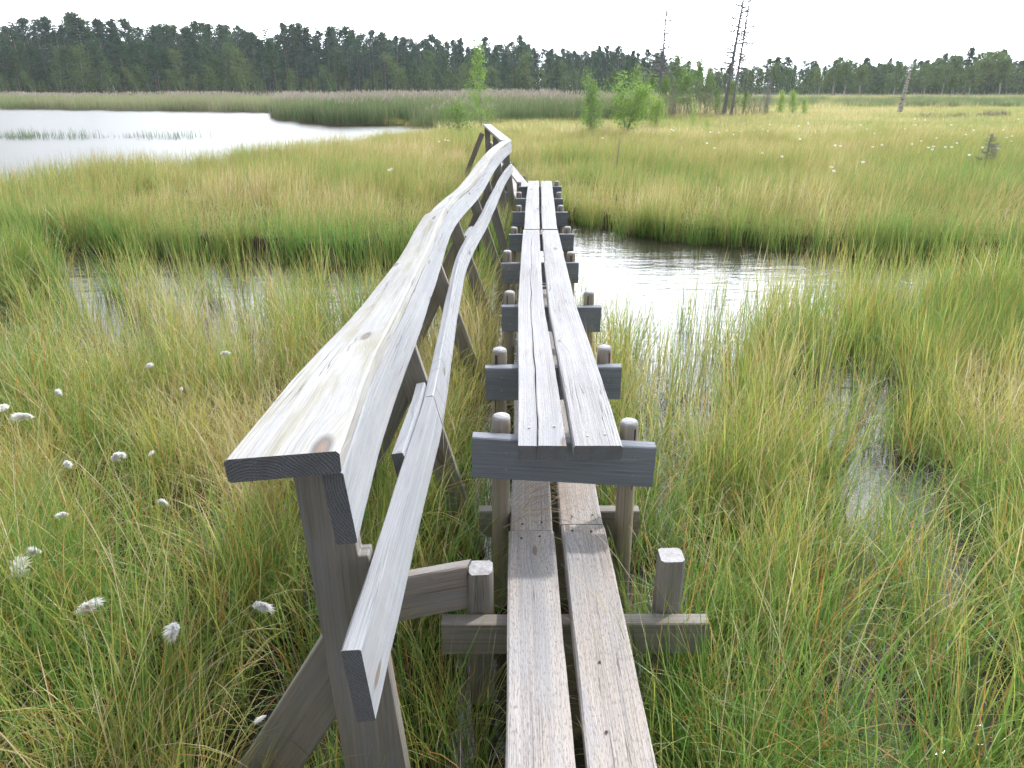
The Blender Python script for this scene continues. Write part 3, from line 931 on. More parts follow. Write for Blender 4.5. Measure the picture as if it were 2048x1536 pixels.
def blades(rs, n, r, hmin, hmax, w, nseg, bend, tilt, wind=(0, 0), rootpow=.6, tintlo=0.0, tinthi=1.0, squash=1.0):
    """returns verts, faces, cols for n curved tapering blades rooted in a disc of radius r"""
    ang = rs.uniform(0, 2 * PI, n); rad = r * rs.uniform(0, 1, n) ** rootpow
    bx, by = rad * np.cos(ang), rad * np.sin(ang) * squash
    L = rs.uniform(hmin, hmax, n) * (0.75 + 0.25 * rs.rand(n))
    th0 = np.abs(rs.normal(0, tilt, n))
    az = np.where(rs.rand(n) < .6, ang + rs.normal(0, .8, n), rs.uniform(0, 2 * PI, n))
    bd = np.clip(rs.gamma(1.6, bend / 1.6, n), 0, 2.2)
    dx, dy = np.cos(az) + wind[0], np.sin(az) + wind[1]
    nn = np.hypot(dx, dy) + 1e-6; dx /= nn; dy /= nn
    wd = w * rs.uniform(.6, 1.3, n)
    twist = rs.uniform(0, PI, n)
    pts = np.zeros((n, nseg + 1, 3)); pts[:, 0, 0] = bx; pts[:, 0, 1] = by
    for k in range(nseg):
        t = (k + .5) / nseg
        th = th0 + bd * t ** 1.7
        ds = L / nseg
        pts[:, k + 1, 0] = pts[:, k, 0] + ds * np.sin(th) * dx
        pts[:, k + 1, 1] = pts[:, k, 1] + ds * np.sin(th) * dy
        pts[:, k + 1, 2] = pts[:, k, 2] + ds * np.cos(th)
    sx, sy = -dy * np.cos(twist) + dx * np.sin(twist) * .6, dx * np.cos(twist) + dy * np.sin(twist) * .6
    V = []; Fc = []; C = []
    tint = rs.uniform(tintlo, tinthi, n); rr = rs.rand(n)
    for k in range(nseg):
        t = k / nseg
        ww = wd * (1.0 - .75 * t ** 1.6) * .5
        V.append(np.stack([pts[:, k, 0] - sx * ww, pts[:, k, 1] - sy * ww, pts[:, k, 2]], -1))
        V.append(np.stack([pts[:, k, 0] + sx * ww, pts[:, k, 1] + sy * ww, pts[:, k, 2]], -1))
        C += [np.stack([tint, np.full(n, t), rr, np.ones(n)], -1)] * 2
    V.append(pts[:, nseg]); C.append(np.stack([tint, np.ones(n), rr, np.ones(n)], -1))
    V = np.stack(V, 1).reshape(-1, 3); C = np.stack(C, 1).reshape(-1, 4)
    m = 2 * nseg + 1
    tri = []
    for k in range(nseg - 1):
        tri.append((2 * k, 2 * k + 1, 2 * k + 3)); tri.append((2 * k, 2 * k + 3, 2 * k + 2))
    tri.append((2 * nseg - 2, 2 * nseg - 1, 2 * nseg))
    tri = np.array(tri)
    F_ = (tri[None] + (np.arange(n) * m)[:, None, None]).reshape(-1, 3)
    return V, F_, C
def fast_mesh(name, parts, mat):
    V = []; F_ = []; C = []; b = 0
    for v, f, c in parts:
        V.append(v); F_.append(f + b); C.append(c); b += len(v)
    V = np.vstack(V); F_ = np.vstack(F_); C = np.vstack(C)
    me = bpy.data.meshes.new(name)
    me.vertices.add(len(V)); me.vertices.foreach_set('co', V.astype(np.float32).ravel())
    me.loops.add(len(F_) * 3); me.loops.foreach_set('vertex_index', F_.astype(np.int32).ravel())
    me.polygons.add(len(F_)); me.polygons.foreach_set('loop_start', np.arange(0, len(F_) * 3, 3, dtype=np.int32))
    me.polygons.foreach_set('loop_total', np.full(len(F_), 3, np.int32))
    me.update(calc_edges=True)
    ca = me.color_attributes.new("Col", 'FLOAT_COLOR', 'POINT'); ca.data.foreach_set('color', C.astype(np.float32).ravel())
    me.materials.append(mat)
    return me

def scatter(name, protos, x, y, z, scale, rotz, pick, tiltx=None, kind='stuff'):
    """one 'stuff' object whose geometry nodes set the prototype tufts on a cloud of points"""
    col = bpy.data.collections.new(name + '_kinds')
    for i, me in enumerate(protos):
        o = bpy.data.objects.new('%s_kind_%02d' % (name, i), me); col.objects.link(o)
    n = len(x)
    me = bpy.data.meshes.new(name)
    me.vertices.add(n)
    me.vertices.foreach_set('co', np.stack([x, y, z], -1).astype(np.float32).ravel())
    tx = np.zeros(n) if tiltx is None else tiltx
    for an, ty, data in (('rotv', 'FLOAT_VECTOR', np.stack([tx, NRM.normal(0, .04, n), rotz], -1)), ('scl', 'FLOAT', scale), ('pick', 'INT', pick)):
        a = me.attributes.new(an, ty, 'POINT')
        a.data.foreach_set('vector' if ty == 'FLOAT_VECTOR' else 'value', np.asarray(data, dtype=np.int32 if ty == 'INT' else np.float32).ravel())
    ob = link_mesh(name, me)
    ng = bpy.data.node_groups.new(name, 'GeometryNodeTree')
    ng.interface.new_socket('Geometry', in_out='INPUT', socket_type='NodeSocketGeometry')
    ng.interface.new_socket('Geometry', in_out='OUTPUT', socket_type='NodeSocketGeometry')
    N = ng.nodes.new
    gi, go = N('NodeGroupInput'), N('NodeGroupOutput')
    m2p = N('GeometryNodeMeshToPoints'); iop = N('GeometryNodeInstanceOnPoints'); ci = N('GeometryNodeCollectionInfo')
    ci.inputs['Collection'].default_value = col
    ci.inputs['Separate Children'].default_value = True
    ci.inputs['Reset Children'].default_value = True
    iop.inputs['Pick Instance'].default_value = True
    def attr(nm, dt):
        a = N('GeometryNodeInputNamedAttribute'); a.data_type = dt; a.inputs['Name'].default_value = nm
        return a.outputs['Attribute']
    ng.links.new(gi.outputs[0], m2p.inputs['Mesh']); ng.links.new(m2p.outputs[0], iop.inputs['Points'])
    ng.links.new(ci.outputs[0], iop.inputs['Instance'])
    ng.links.new(attr('pick', 'INT'), iop.inputs['Instance Index'])
    ng.links.new(attr('rotv', 'FLOAT_VECTOR'), iop.inputs['Rotation'])
    ng.links.new(attr('scl', 'FLOAT'), iop.inputs['Scale'])
    ng.links.new(iop.outputs[0], go.inputs[0])
    mod = ob.modifiers.new('scatter', 'NODES'); mod.node_group = ng
    if kind: ob['kind'] = kind
    return ob

def field(y0, y1, per_m2, halfw=lambda y: .76 * y + 1.6, falloff=None):
    """random points in the wedge the photo looks over (a little wider than the frame)"""
    area = np.trapz([2 * halfw(v) for v in np.linspace(y0, y1, 40)], np.linspace(y0, y1, 40))
    n = int(area * per_m2 * 1.6)
    wmax = halfw(y1)
    y = NRM.uniform(y0, y1, n * 2); x = NRM.uniform(-wmax, wmax, n * 2)
    k = np.abs(x) < halfw(y)
    x, y = x[k], y[k]
    m = int(area * per_m2)
    return x[:m], y[:m]

# --- near sedge (Y < 7.6)
near_protos = []
for i in range(10):
    rs = np.random.RandomState(100 + i)
    green = i % 5 != 4
    parts = [blades(rs, 58 if green else 44, .12, .42, .78, .0054, 8, .80, .17, wind=(.3, .1), tintlo=0.0 if green else .4, tinthi=.85 if green else 1.2),
             blades(rs, 12, .12, .40, .85, .0040, 11, 1.5, .35, tintlo=.75, tinthi=1.4),
             blades(rs, 16, .12, .12, .36, .0040, 5, 1.2, .6, tintlo=.3, tinthi=1.5)]
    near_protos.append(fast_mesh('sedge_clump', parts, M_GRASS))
x, y = field(.15, 7.5, 45)
hw = vnoise(x, y, .55, 11); big = vnoise(x, y, 1.6, 12)
dens = np.ones(len(x))
# thin towards the stream's near edge on both sides, thin wet gaps on the right
edge_r = np.interp(x, [.3, .8, 1.5, 2.5, 4, 6], [5.2, 4.95, 5.2, 5.6, 5.95, 6.1])
edge_l = np.interp(x, [-6.5, -4.5, -3, -1.8, -.8, .1], [8.2, 7.4, 6.6, 6.3, 6.3, 6.2])
right = x > .35
edge = np.where(right, edge_r, edge_l)
dens *= np.clip((edge - y) / .5, 0, 1) ** .5
slender = (x > .45) & (x < 2.4) & (y > 3.6)
dens[slender] *= .26
lw = (x < -.5) & (x > -4.6) & (y > 4.2)
dens[lw] *= np.interp(y[lw], [4.0, 4.8, 6.2], [.5, .16, .09])
lw2 = (x < -.5) & (x > -3.4) & (y > 3.3) & (y <= 4.2)
dens[lw2] *= .9
rw = (x > .35) & (y < 3.8)
gap = vnoise(x * 1.9, y * .55, .42, 21)
dens[rw] *= np.clip((gap[rw] - .27) / .14, 0.2, 1)
kk = (x > .35) & (x < .95) & (y < 2.6)
dens[kk] = np.maximum(dens[kk], .75)
for (gx_, gy_, gr) in ((1.12, 1.62, .16), (.98, 3.55, .16), (.80, 3.05, .12), (2.05, 3.05, .10), (1.2, 4.4, .22), (1.55, 2.4, .15), (1.36, 1.5, .12), (.82, 4.3, .2), (-.95, 3.3, .12)):
    dens[np.hypot(x - gx_, (y - gy_) * .55) < gr * .85] *= .07
deck = (x > -.09) & (x < .40) & (y < 9.9)
dens[deck] = 0
under = (x > -.2) & (x < .5) & (y > 2.2) & (y < 9) & (NRM.rand(len(x)) < .22)
dens[under] = .25
near_rail = (np.abs(x + .33) < .12) & (y < 1.4)
dens[near_rail] *= .6
keep = (NRM.rand(len(x)) < dens) & ~((y < .5) & (np.abs(x) < .3))
x, y = x[keep], y[keep]
ex_ = np.array([(.62, 1.46), (.50, 1.50), (.57, 1.36), (.43, 1.38), (.66, 1.58), (.54, 1.57), (.40, 1.55), (.70, 1.40), (-.14, 1.50), (-.20, 1.42), (-.10, 1.38), (-.25, 1.52), (.39, 1.2), (.41, 1.05), (.40, .9), (.48, 1.2),
                (.5, 1.0), (.46, .85), (.39, 1.85), (.44, 1.95), (.52, 1.85), (.58, 1.80), (.60, 1.95)])
x = np.concatenate([x, ex_[:, 0]]); y = np.concatenate([y, ex_[:, 1]])
n = len(x)
sc = .80 + .35 * vnoise(x, y, 1.1, 31)
sc = np.where((x > -.45) & (x < .85) & (y < 2.6), sc * .92, sc)
sc = np.where((x > -.12) & (x < .40), sc * .75, sc)
sc = np.where((x > -.75) & (x < -.2) & (y < 1.5), sc * .78, sc)
pk = np.where(vnoise(x, y, .9, 33) > .66, NRM.choice([4, 9], n), NRM.choice([0, 1, 2, 3, 5, 6, 7, 8], n))
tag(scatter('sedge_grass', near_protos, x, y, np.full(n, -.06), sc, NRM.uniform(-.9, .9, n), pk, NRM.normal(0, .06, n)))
# slender rushes standing in the stream
rush = [fast_mesh('rush', [blades(np.random.RandomState(300 + i), 20, .10, .42, .78, .0046, 6, .38, .10, tintlo=.1, tinthi=1.1)], M_GRASS) for i in range(5)]
x, y = field(3.2, 8.4, 26)
d = np.zeros(len(x))
a = (x > .5) & (y < edge_r[0] + 9) & (y > 3.6)
er = np.interp(x, [.3, .8, 1.5, 2.5, 4, 6], [5.2, 4.95, 5.2, 5.6, 5.95, 6.1])
d[a] = np.clip((er[a] + .70 + np.clip(x[a] - 1.2, 0, .7) - y[a]) / .9, 0, 1) * (.62 + .4 * np.clip(x[a] - 1.0, 0, 1))
b_ = (x < -.35) & (y > 4.3)
d[b_] = np.clip((7.7 - y[b_]) / 2.6, .10, 1) * .55 * (.35 + vnoise(x[b_], y[b_], .8, 41))
d[(x < -.35) & (x > -.9) & (y > 5.5)] *= .5
keep = (NRM.rand(len(x)) < d) & ~((x > -.1) & (x < .55))
x, y = x[keep], y[keep]; n = len(x)
tag(scatter('rushes_in_water', rush, x, y, np.full(n, -.05), .75 + .4 * NRM.rand(n), NRM.uniform(0, 6.28, n), NRM.randint(0, 5, n)))

# --- banks and meadow (7.2 < Y < 26)
mid_protos = []
for i in range(8):
    rs = np.random.RandomState(400 + i)
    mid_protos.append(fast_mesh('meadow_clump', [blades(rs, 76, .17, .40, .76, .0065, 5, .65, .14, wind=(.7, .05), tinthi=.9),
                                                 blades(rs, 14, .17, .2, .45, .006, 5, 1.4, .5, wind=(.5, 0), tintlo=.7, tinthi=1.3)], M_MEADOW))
x, y = field(7.0, 24, 13)
o_ = is_open(x, y) | in_poly(x, y, [(-.1, 7), (.6, 7), (.65, 9.8), (0.1, 10)])
dmid = (~o_) & ~((y < 7.6) & (x > -6.5) & (x < 8)) & ~((np.abs(x - np.interp(y, [9.6, 15.2], [.2, -.22])) < .26) & (y < 15.4) & (y > 9.5))
# second tussock row right on the far bank so it reads as a wall of grass standing in the water
x, y = x[dmid], y[dmid]; n = len(x)
sc = (.78 + .5 * vnoise(x, y, 1.6, 51))
sc *= np.where((np.abs(x) < 1.2) & (y < 16), .85, 1)
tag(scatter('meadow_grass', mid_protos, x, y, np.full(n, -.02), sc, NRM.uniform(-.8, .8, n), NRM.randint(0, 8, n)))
# green young sedge on the bank edge
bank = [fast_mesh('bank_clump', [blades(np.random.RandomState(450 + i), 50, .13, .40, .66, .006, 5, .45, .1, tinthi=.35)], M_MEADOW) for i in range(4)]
bx = []; by = []
far_edge = STREAM[:17]
for i in range(len(far_edge) - 1):
    p, q = far_edge[i], far_edge[i + 1]
    m = int(math.dist(p, q) * 16)
    t = NRM.rand(m)
    bx += list(p[0] + (q[0] - p[0]) * t + NRM.normal(0, .12, m)); by += list(p[1] + (q[1] - p[1]) * t + np.abs(NRM.normal(0, .22, m)) - .12)
bx, by = np.array(bx), np.array(by)
k = ~((bx > -.1) & (bx < .62)); bx, by = bx[k], by[k]; n = len(bx)
tag(scatter('bank_sedge', bank, bx, by, np.full(n, -.08), .85 + .5 * NRM.rand(n), NRM.uniform(0, 6, n), NRM.randint(0, 4, n)))

# --- far meadow
far_protos = []
for i in range(6):
    rs = np.random.RandomState(500 + i)
    far_protos.append(fast_mesh('far_meadow_patch', [blades(rs, 150, .60, .22, .50, .016, 3, .8, .2, wind=(.5, 0), rootpow=.5, tinthi=1.05)], M_FAR))
x, y = field(23, 62, 1.9, halfw=lambda v: .78 * v + 2)
k = ~is_open(x, y); x, y = x[k], y[k]; n1 = len(x)
x2, y2 = field(62, 132, .45, halfw=lambda v: .78 * v + 2)
k = ~is_open(x2, y2) & (x2 > -6); x2, y2 = x2[k], y2[k]
X_ = np.concatenate([x, x2]); Y_ = np.concatenate([y, y2]); n = len(X_)
s_ = np.concatenate([.85 + .3 * NRM.rand(n1), np.full(n - n1, 1.7)])
tag(scatter('far_meadow_grass', far_protos, X_, Y_, np.full(n, .02), s_, NRM.uniform(-.8, .8, n), NRM.randint(0, 6, n)))

# --- reed beds
M_REED = plant_mat('reed_leaves', (.26, .24, .14), (.13, .23, .095), (.34, .35, .18), (.42, .36, .26), (.38, .30, .22), trans=.35, patch=9, shift=-.05)
M_REED2 = plant_mat('pale_reed_leaves', (.28, .28, .17), (.21, .30, .12), (.38, .39, .20), (.42, .38, .27), (.36, .30, .22), trans=.35, patch=12, shift=.1)
M_PLUME = plant_mat('reed_plumes', (.40, .35, .29), (.40, .35, .29), (.45, .39, .33), (.50, .44, .38), (.38, .31, .26), trans=.3)
def reed_proto(seed, mat, hmin, hmax, n, r, w, plume):
    rs = np.random.RandomState(seed)
    parts = [blades(rs, n, r, hmin, hmax, w, 4, .45, .08, wind=(.5, 0), rootpow=.5)]
    me = fast_mesh('reed_patch', parts, mat)
    return me
reedA = [reed_proto(600 + i, M_REED, 1.15, 1.75, 170, 1.0, .028, 0) for i in range(4)]
reedB = [reed_proto(620 + i, M_REED2, 1.0, 1.45, 170, 1.3, .032, 0) for i in range(4)]
plume = []
for i in range(4):
    rs = np.random.RandomState(640 + i)
    v, f, c = blades(rs, 26, 1.0, .20, .34, .07, 3, .7, .3, wind=(.6, 0), rootpow=.5, tintlo=.1, tinthi=.9)
    v = v.copy(); 
    lift = np.repeat(rs.uniform(1.2, 1.55, 26), 7)
    v[:, 2] += lift
    plume.append(fast_mesh('reed_plumes', [(v, f, c)], M_PLUME))
SPIT = [(-14.5, 47.5), (-12.2, 43), (-10.0, 38.8), (-6.6, 36.8), (-4.2, 35.6), (-2.8, 34), (1.0, 38), (7.5, 40), (7.5, 56), (-2, 60), (-12, 60), (-17, 60)]
def pts_in(poly, per, rs):
    xs = [p[0] for p in poly]; ys = [p[1] for p in poly]
    A = (max(xs) - min(xs)) * (max(ys) - min(ys)); m = int(A * per)
    a, b = rs.uniform(min(xs), max(xs), m), rs.uniform(min(ys), max(ys), m)
    k = in_poly(a, b, poly)
    return a[k], b[k]
x, y = pts_in(SPIT, 1.1, NRM); n = len(x)
sA = .80 + .25 * vnoise(x, y, 5, 61)
sA *= np.interp(y, [36, 39, 60], [.62, .92, 1.02])
pk_ = NRM.randint(0, 4, n)
tag(scatter('reed_bed', reedA, x, y, np.full(n, 0.0), sA, NRM.uniform(-.9, .9, n), pk_))
k = NRM.rand(n) < .4
tag(scatter('reed_bed_plumes', plume, x[k], y[k], np.full(k.sum(), 0.0), sA[k], NRM.uniform(-.9, .9, k.sum()), pk_[k]))
FARR = [(-100, 79), (-62, 70.5), (-46, 67), (-30.4, 62), (-18.3, 58), (-12, 53.5), (-2, 58), (12, 60), (12, 78), (-12, 84), (-40, 92), (-100, 104)]
x, y = pts_in(FARR, .42, NRM); n = len(x)
sB = (.86 + .16 * vnoise(x, y, 8, 63)) * np.interp(x, [-60, 0, 12], [.94, 1.0, .9])
tag(scatter('lake_shore_reeds', reedB, x, y, np.full(n, 0.0), sB, NRM.uniform(-.9, .9, n), NRM.randint(0, 4, n)))
k = NRM.rand(n) < .35
tag(scatter('lake_shore_reed_plumes', plume, x[k], y[k], np.full(k.sum(), -.22), sB[k], NRM.uniform(-.9, .9, k.sum()), NRM.randint(0, 4, k.sum())))
# reed strip on the right in front of the wood
RST = [(14, 66), (38, 62), (95, 66), (110, 84), (60, 86), (14, 84)]
x, y = pts_in(RST, .42, NRM); n = len(x)
tag(scatter('green_reed_strip', reedA, x, y, np.full(n, -.05), np.full(n, .68) * (.85 + .3 * NRM.rand(n)), NRM.uniform(-.9, .9, n), NRM.randint(0, 4, n)))
# sparse stalks standing in the lake
stalk = [fast_mesh('lake_stalks', [blades(np.random.RandomState(700 + i), 34, .65, .18, .42, .012, 4, .25, .12, tintlo=0, tinthi=.3)], M_REED) for i in range(3)]
x = NRM.uniform(-20.5, -11.0, 34); y = 28.3 + NRM.normal(0, .8, 34); k = NRM.rand(34) < np.interp(x, [-20.5, -18, -13.5, -11], [.5, 1, .9, .1]); x, y = x[k], y[k]
tag(scatter('sparse_reeds_in_lake', stalk, x, y, np.full(len(x), -.03), .7 + .6 * NRM.rand(len(x)), NRM.uniform(0, 6, len(x)), NRM.randint(0, 3, len(x))))

# ------------------------------------------------------------------ cotton grass
def fluff_mat():
    t = NT('white_cotton_fluff')
    d = t.n('ShaderNodeBsdfDiffuse'); d.inputs[0].default_value = (.92, .915, .90, 1)
    tr = t.n('ShaderNodeBsdfTranslucent'); tr.inputs[0].default_value = (.92, .915, .90, 1)
    m = t.n('ShaderNodeMixShader'); m.inputs[0].default_value = .5
    t.l(d.outputs[0], m.inputs[1]); t.l(tr.outputs[0], m.inputs[2]); t.l(m.outputs[0], t.out.inputs[0])
    return t.m
M_FLUFF = fluff_mat()
def fluff_mesh(seed, n=800, r=.017, ax=1.5):
    rs = np.random.RandomState(seed)
    d = rs.normal(size=(n, 3)); d /= np.linalg.norm(d, axis=1)[:, None]
    lob = rs.randint(0, 3, n); lo = np.array([[0, 0, 0], [.016, .003, -.006], [-.012, -.004, -.012]])[lob]
    L = r * rs.uniform(.6, 1.5, n) * (1 + .6 * (d[:, 0] > .5))
    e = np.cross(d, rs.normal(size=(n, 3))); e /= np.linalg.norm(e, axis=1)[:, None]
    w = .0022
    dd = d * np.array([ax, .8, .8])
    a = lo; b = lo + dd * L[:, None] * .6 + e * w; c = lo + dd * L[:, None] + np.array([.004, 0, -.004]); b2 = lo + dd * L[:, None] * .6 - e * w
    V = np.stack([a, b, c, b2], 1).reshape(-1, 3)
    F_ = np.concatenate([np.arange(n)[:, None] * 4 + np.array([0, 1, 2]), np.arange(n)[:, None] * 4 + np.array([0, 2, 3])])
    bmx = bmesh.new(); cores = []
    for k, (ox, oy, oz) in enumerate([[0, 0, 0], [.016, .003, -.006], [-.012, -.004, -.012]]):
        bmx.clear(); bmesh.ops.create_icosphere(bmx, subdivisions=2, radius=r * .62)
        cv = np.array([v.co[:] for v in bmx.verts]); cv = cv * np.array([ax, .9, .85]) * (1 + .12 * rs.normal(size=(len(cv), 1))) + [ox, oy, oz]
        bmx.verts.ensure_lookup_table(); bmx.verts.index_update()
        cf = np.array([[v.index for v in f.verts] for f in bmx.faces]); cores.append((cv, cf, np.ones((len(cv), 4)) * .5))
    return fast_mesh('seed_head', [(V, F_, np.ones((len(V), 4)) * .5)] + cores, M_FLUFF)
FL = [fluff_mesh(800 + i, ax=[1.5, 1.1, .9, 1.8][i]) for i in range(4)]
def stem_mesh(h, seed, w=.0028):
    return fast_mesh('stem', [blades(np.random.RandomState(seed), 1, .001, h, h * 1.001, w, 8, .12, .04, tintlo=.3, tinthi=.4)], M_GRASS)
NEAR_COTTON = [(441, 665, .9, 'lone upright white cotton grass head nearest the sparse water gap left of the handrail'),
               (295, 723, .8, 'small cotton grass tuft among sedge below the sparse water gap'),
               (113, 770, 1.1, 'ragged cotton grass tuft beside brown withered blades at far left'),
               (38, 793, 1.2, 'spread fluffy cotton grass tuft near the left border of the marsh'),
               (3, 805, 1.1, 'cotton grass tuft cut by the left picture border, beside a spread tuft'),
               (122, 881, 1.0, 'double round cotton grass head, left one of a pair in mid marsh'),
               (227, 888, 1.1, 'drooping cotton grass head, right one of a pair in mid marsh'),
               (292, 866, .5, 'tiny cotton grass fleck just above right of the drooping head'),
               (320, 966, .8, 'small flat cotton grass head nearest the handrail top board end'),
               (113, 978, .7, 'dull grey cotton grass head alone in the green sedge at left'),
               (343, 1238, 1.35, 'windblown ragged cotton grass tuft, largest and lowest one left of the post'),
               (513, 1158, .95, 'white cotton grass head closest to the near handrail post'),
               (150, 1135, 1.15, 'compact oval cotton grass head in green sedge at lower left'),
               (12, 1068, 1.9, 'very large cotton grass head at the left border'),
               (52, 1042, 1.0, 'smaller cotton grass head just right of the very large one'),
               (516, 1398, .4, 'tiny cotton grass fleck beside the slanting brace'),
               (362, 772, .5, 'tiny cotton grass fleck in sedge right of the water gap')]
for i, (px, py, s, lab) in enumerate(NEAR_COTTON):
    Z = .50 + .03 * math.sin(i * 2.3)
    X, Y = at_z(px, py, Z)
    r_ = empty('cotton_grass', (X - .02, Y, -.05), 0)
    tag(r_, lab, 'cotton grass', 'cotton grass in the marsh')
    st = link_mesh('stem', stem_mesh(Z + .05, 900 + i), r_)
    tip = np.array(st.data.vertices[len(st.data.vertices) - 1].co)
    r_.location = (X - tip[0], Y - tip[1], -.05)
    h_ = link_mesh('seed_head', FL[i % 4], r_)
    h_.location = (tip[0], tip[1], tip[2]); h_.scale = (s * .66,) * 3; h_.rotation_euler = (0, 0, i * 1.1)
def dot_mesh(seed):
    rs = np.random.RandomState(seed)
    n = 40
    d = rs.normal(size=(n, 3)); d /= np.linalg.norm(d, axis=1)[:, None]; e = np.cross(d, rs.normal(size=(n, 3))); e /= np.linalg.norm(e, axis=1)[:, None]
    a = d * .0; b = d * .026 * np.array([1.4, 1, .8]) + e * .008; c = d * .026 * np.array([1.4, 1, .8]) - e * .008
    V = np.stack([a, b, c], 1).reshape(-1, 3); F_ = np.arange(3 * n).reshape(-1, 3)
    V[:, 2] += .52
    sv, sf, sc_ = blades(rs, 1, .001, .52, .521, .006, 3, .05, .02)
    return fast_mesh('cotton_grass', [(V, F_, np.ones((len(V), 4)) * .5)], M_FLUFF)
DOT = [dot_mesh(950 + i) for i in range(3)]
farpx = [(1343, 259), (1347, 261), (1421, 264), (1437, 265), (1454, 261), (1467, 269), (1480, 263), (1508, 260), (1527, 258), (1536, 262), (1540, 249), (1414, 286), (1429, 296), (1525, 306),
         (1564, 313), (1617, 248), (1598, 252), (1600, 278), (1616, 245), (1663, 334), (1721, 250), (1726, 324), (1734, 258), (1749, 267), (1764, 290), (1681, 292), (1670, 291), (1810, 258),
         (1824, 288), (1831, 250), (1843, 282), (1857, 295), (1865, 299), (1867, 293), (1873, 276), (1891, 294), (1903, 250), (1914, 286), (1932, 269), (1948, 260), (1965, 295), (1995, 297),
         (2014, 275), (2023, 282), (1939, 310), (1746, 294), (1903, 294), (2024, 272), (1850, 240), (1830, 238), (2037, 238), (2006, 260), (878, 283), (890, 280), (897, 281), (783, 338),
         (778, 340), (1205, 276), (1256, 263), (1668, 342)]
for i, (px, py) in enumerate(farpx):
    X, Y = at_z(px, py, .52)
    o = link_mesh('cotton_grass', DOT[i % 3])
    o.location = (X, Y, 0.0)
    s = max(.9, Y / 26)
    o.scale = (s, s, 1) if s < 1.3 else (1.3, 1.3, 1)
    tag(o, 'white cotton grass dot in the open meadow left of the far stream bank' if px < 1100 else 'white cotton grass dot scattered in the golden meadow on the right', 'cotton grass',
        'cotton grass left of the bridge end' if px < 1100 else 'cotton grass dots in the right meadow')

# ------------------------------------------------------------------ trees
def bark_mat(name, a, b, scale=(6, 6, 1.5), spots=None):
    t = NT(name)
    tcn = t.n('ShaderNodeTexCoord')
    nn = t.noise(tcn.outputs['Object'], 4, 4, .6, scale)
    col = t.mix(t.rng(nn, .35, .65), a, b)
    if spots:
        s2 = t.noise(tcn.outputs['Object'], 2.0, 3, .6, (1.5, 1.5, 9), (4, 4, 4))
        col = t.mix(t.rng(s2, .55, .6), col, spots)
    bs = t.n('ShaderNodeBsdfPrincipled'); t.l(col, bs.inputs['Base Color']); bs.inputs['Roughness'].default_value = .9
    t.l(bs.outputs[0], t.out.inputs[0])
    return t.m
B_PINE = bark_mat('pine_bark', (.20, .13, .09), (.34, .24, .18))
B_BIRCH = bark_mat('birch_bark', (.62, .60, .57), (.42, .41, .40), spots=(.10, .09, .08))
B_DEAD = bark_mat('dead_wood_bark', (.19, .185, .20), (.30, .295, .31))
B_TWIG = bark_mat('grey_twig_bark', (.25, .22, .22), (.36, .32, .31))
def leaf_mat(name, a, b, c, trans=.35):
    t = NT(name)
    at = t.n('ShaderNodeAttribute', attribute_name='Col'); sp = t.n('ShaderNodeSeparateColor'); t.l(at.outputs['Color'], sp.inputs[0])
    oi = t.n('ShaderNodeObjectInfo')
    k = t.math('ADD', t.math('MULTIPLY', sp.outputs[0], .6), t.math('MULTIPLY', oi.outputs['Random'], .4))
    col = t.ramp(k, [(.1, a), (.5, b), (.95, c)])
    d = t.n('ShaderNodeBsdfDiffuse'); t.l(col, d.inputs[0]); tr = t.n('ShaderNodeBsdfTranslucent'); t.l(col, tr.inputs[0])
    m = t.n('ShaderNodeMixShader'); m.inputs[0].default_value = trans
    t.l(d.outputs[0], m.inputs[1]); t.l(tr.outputs[0], m.inputs[2]); t.l(m.outputs[0], t.out.inputs[0])
    return t.m
L_PINE = leaf_mat('pine_needles', (.030, .074, .038), (.052, .110, .042), (.11, .155, .050), .35)
L_SPRUCE = leaf_mat('spruce_needles', (.022, .060, .038), (.034, .080, .042), (.055, .10, .042), .25)
L_BIRCHF = leaf_mat('distant_birch_leaves', (.08, .14, .05), (.12, .18, .055), (.18, .22, .07), .4)
L_LIME = leaf_mat('lime_birch_leaves', (.19, .33, .08), (.28, .42, .10), (.40, .48, .16), .5)
L_BUSH = leaf_mat('willow_leaves', (.15, .26, .09), (.22, .33, .10), (.30, .38, .13), .5)

def tube(path, radii, N=6):
    V = []; F_ = []
    P = [np.array(p, float) for p in path]
    for i, p in enumerate(P):
        d = P[min(i + 1, len(P) - 1)] - P[max(i - 1, 0)]; d /= np.linalg.norm(d) + 1e-9
        u = np.cross(d, [0.31, .91, .17]); u /= np.linalg.norm(u) + 1e-9; v = np.cross(d, u)
        for k in range(N):
            a = 2 * PI * k / N
            V.append(p + (u * math.cos(a) + v * math.sin(a)) * radii[i])
    T = []
    for i in range(len(P) - 1):
        for k in range(N):
            a, b, c, d_ = i * N + k, i * N + (k + 1) % N, (i + 1) * N + (k + 1) % N, (i + 1) * N + k
            T += [(a, b, c), (a, c, d_)]
    V = np.array(V); return V, np.array(T), np.ones((len(V), 4)) * .5
def clumps(cent, size, per, rs, elong=1.0, tint=None, flat=.6):
    """leaf-sized triangles pairs round each centre"""
    n = len(cent) * per
    c = np.repeat(cent, per, 0); s = np.repeat(size, per)
    off = rs.normal(size=(n, 3)) * s[:, None] * np.array([1, 1, flat])
    q = c + off
    d = rs.normal(size=(n, 3)); d /= np.linalg.norm(d, axis=1)[:, None]
    e = np.cross(d, rs.normal(size=(n, 3))); e /= np.linalg.norm(e, axis=1)[:, None]
    return q, d, e
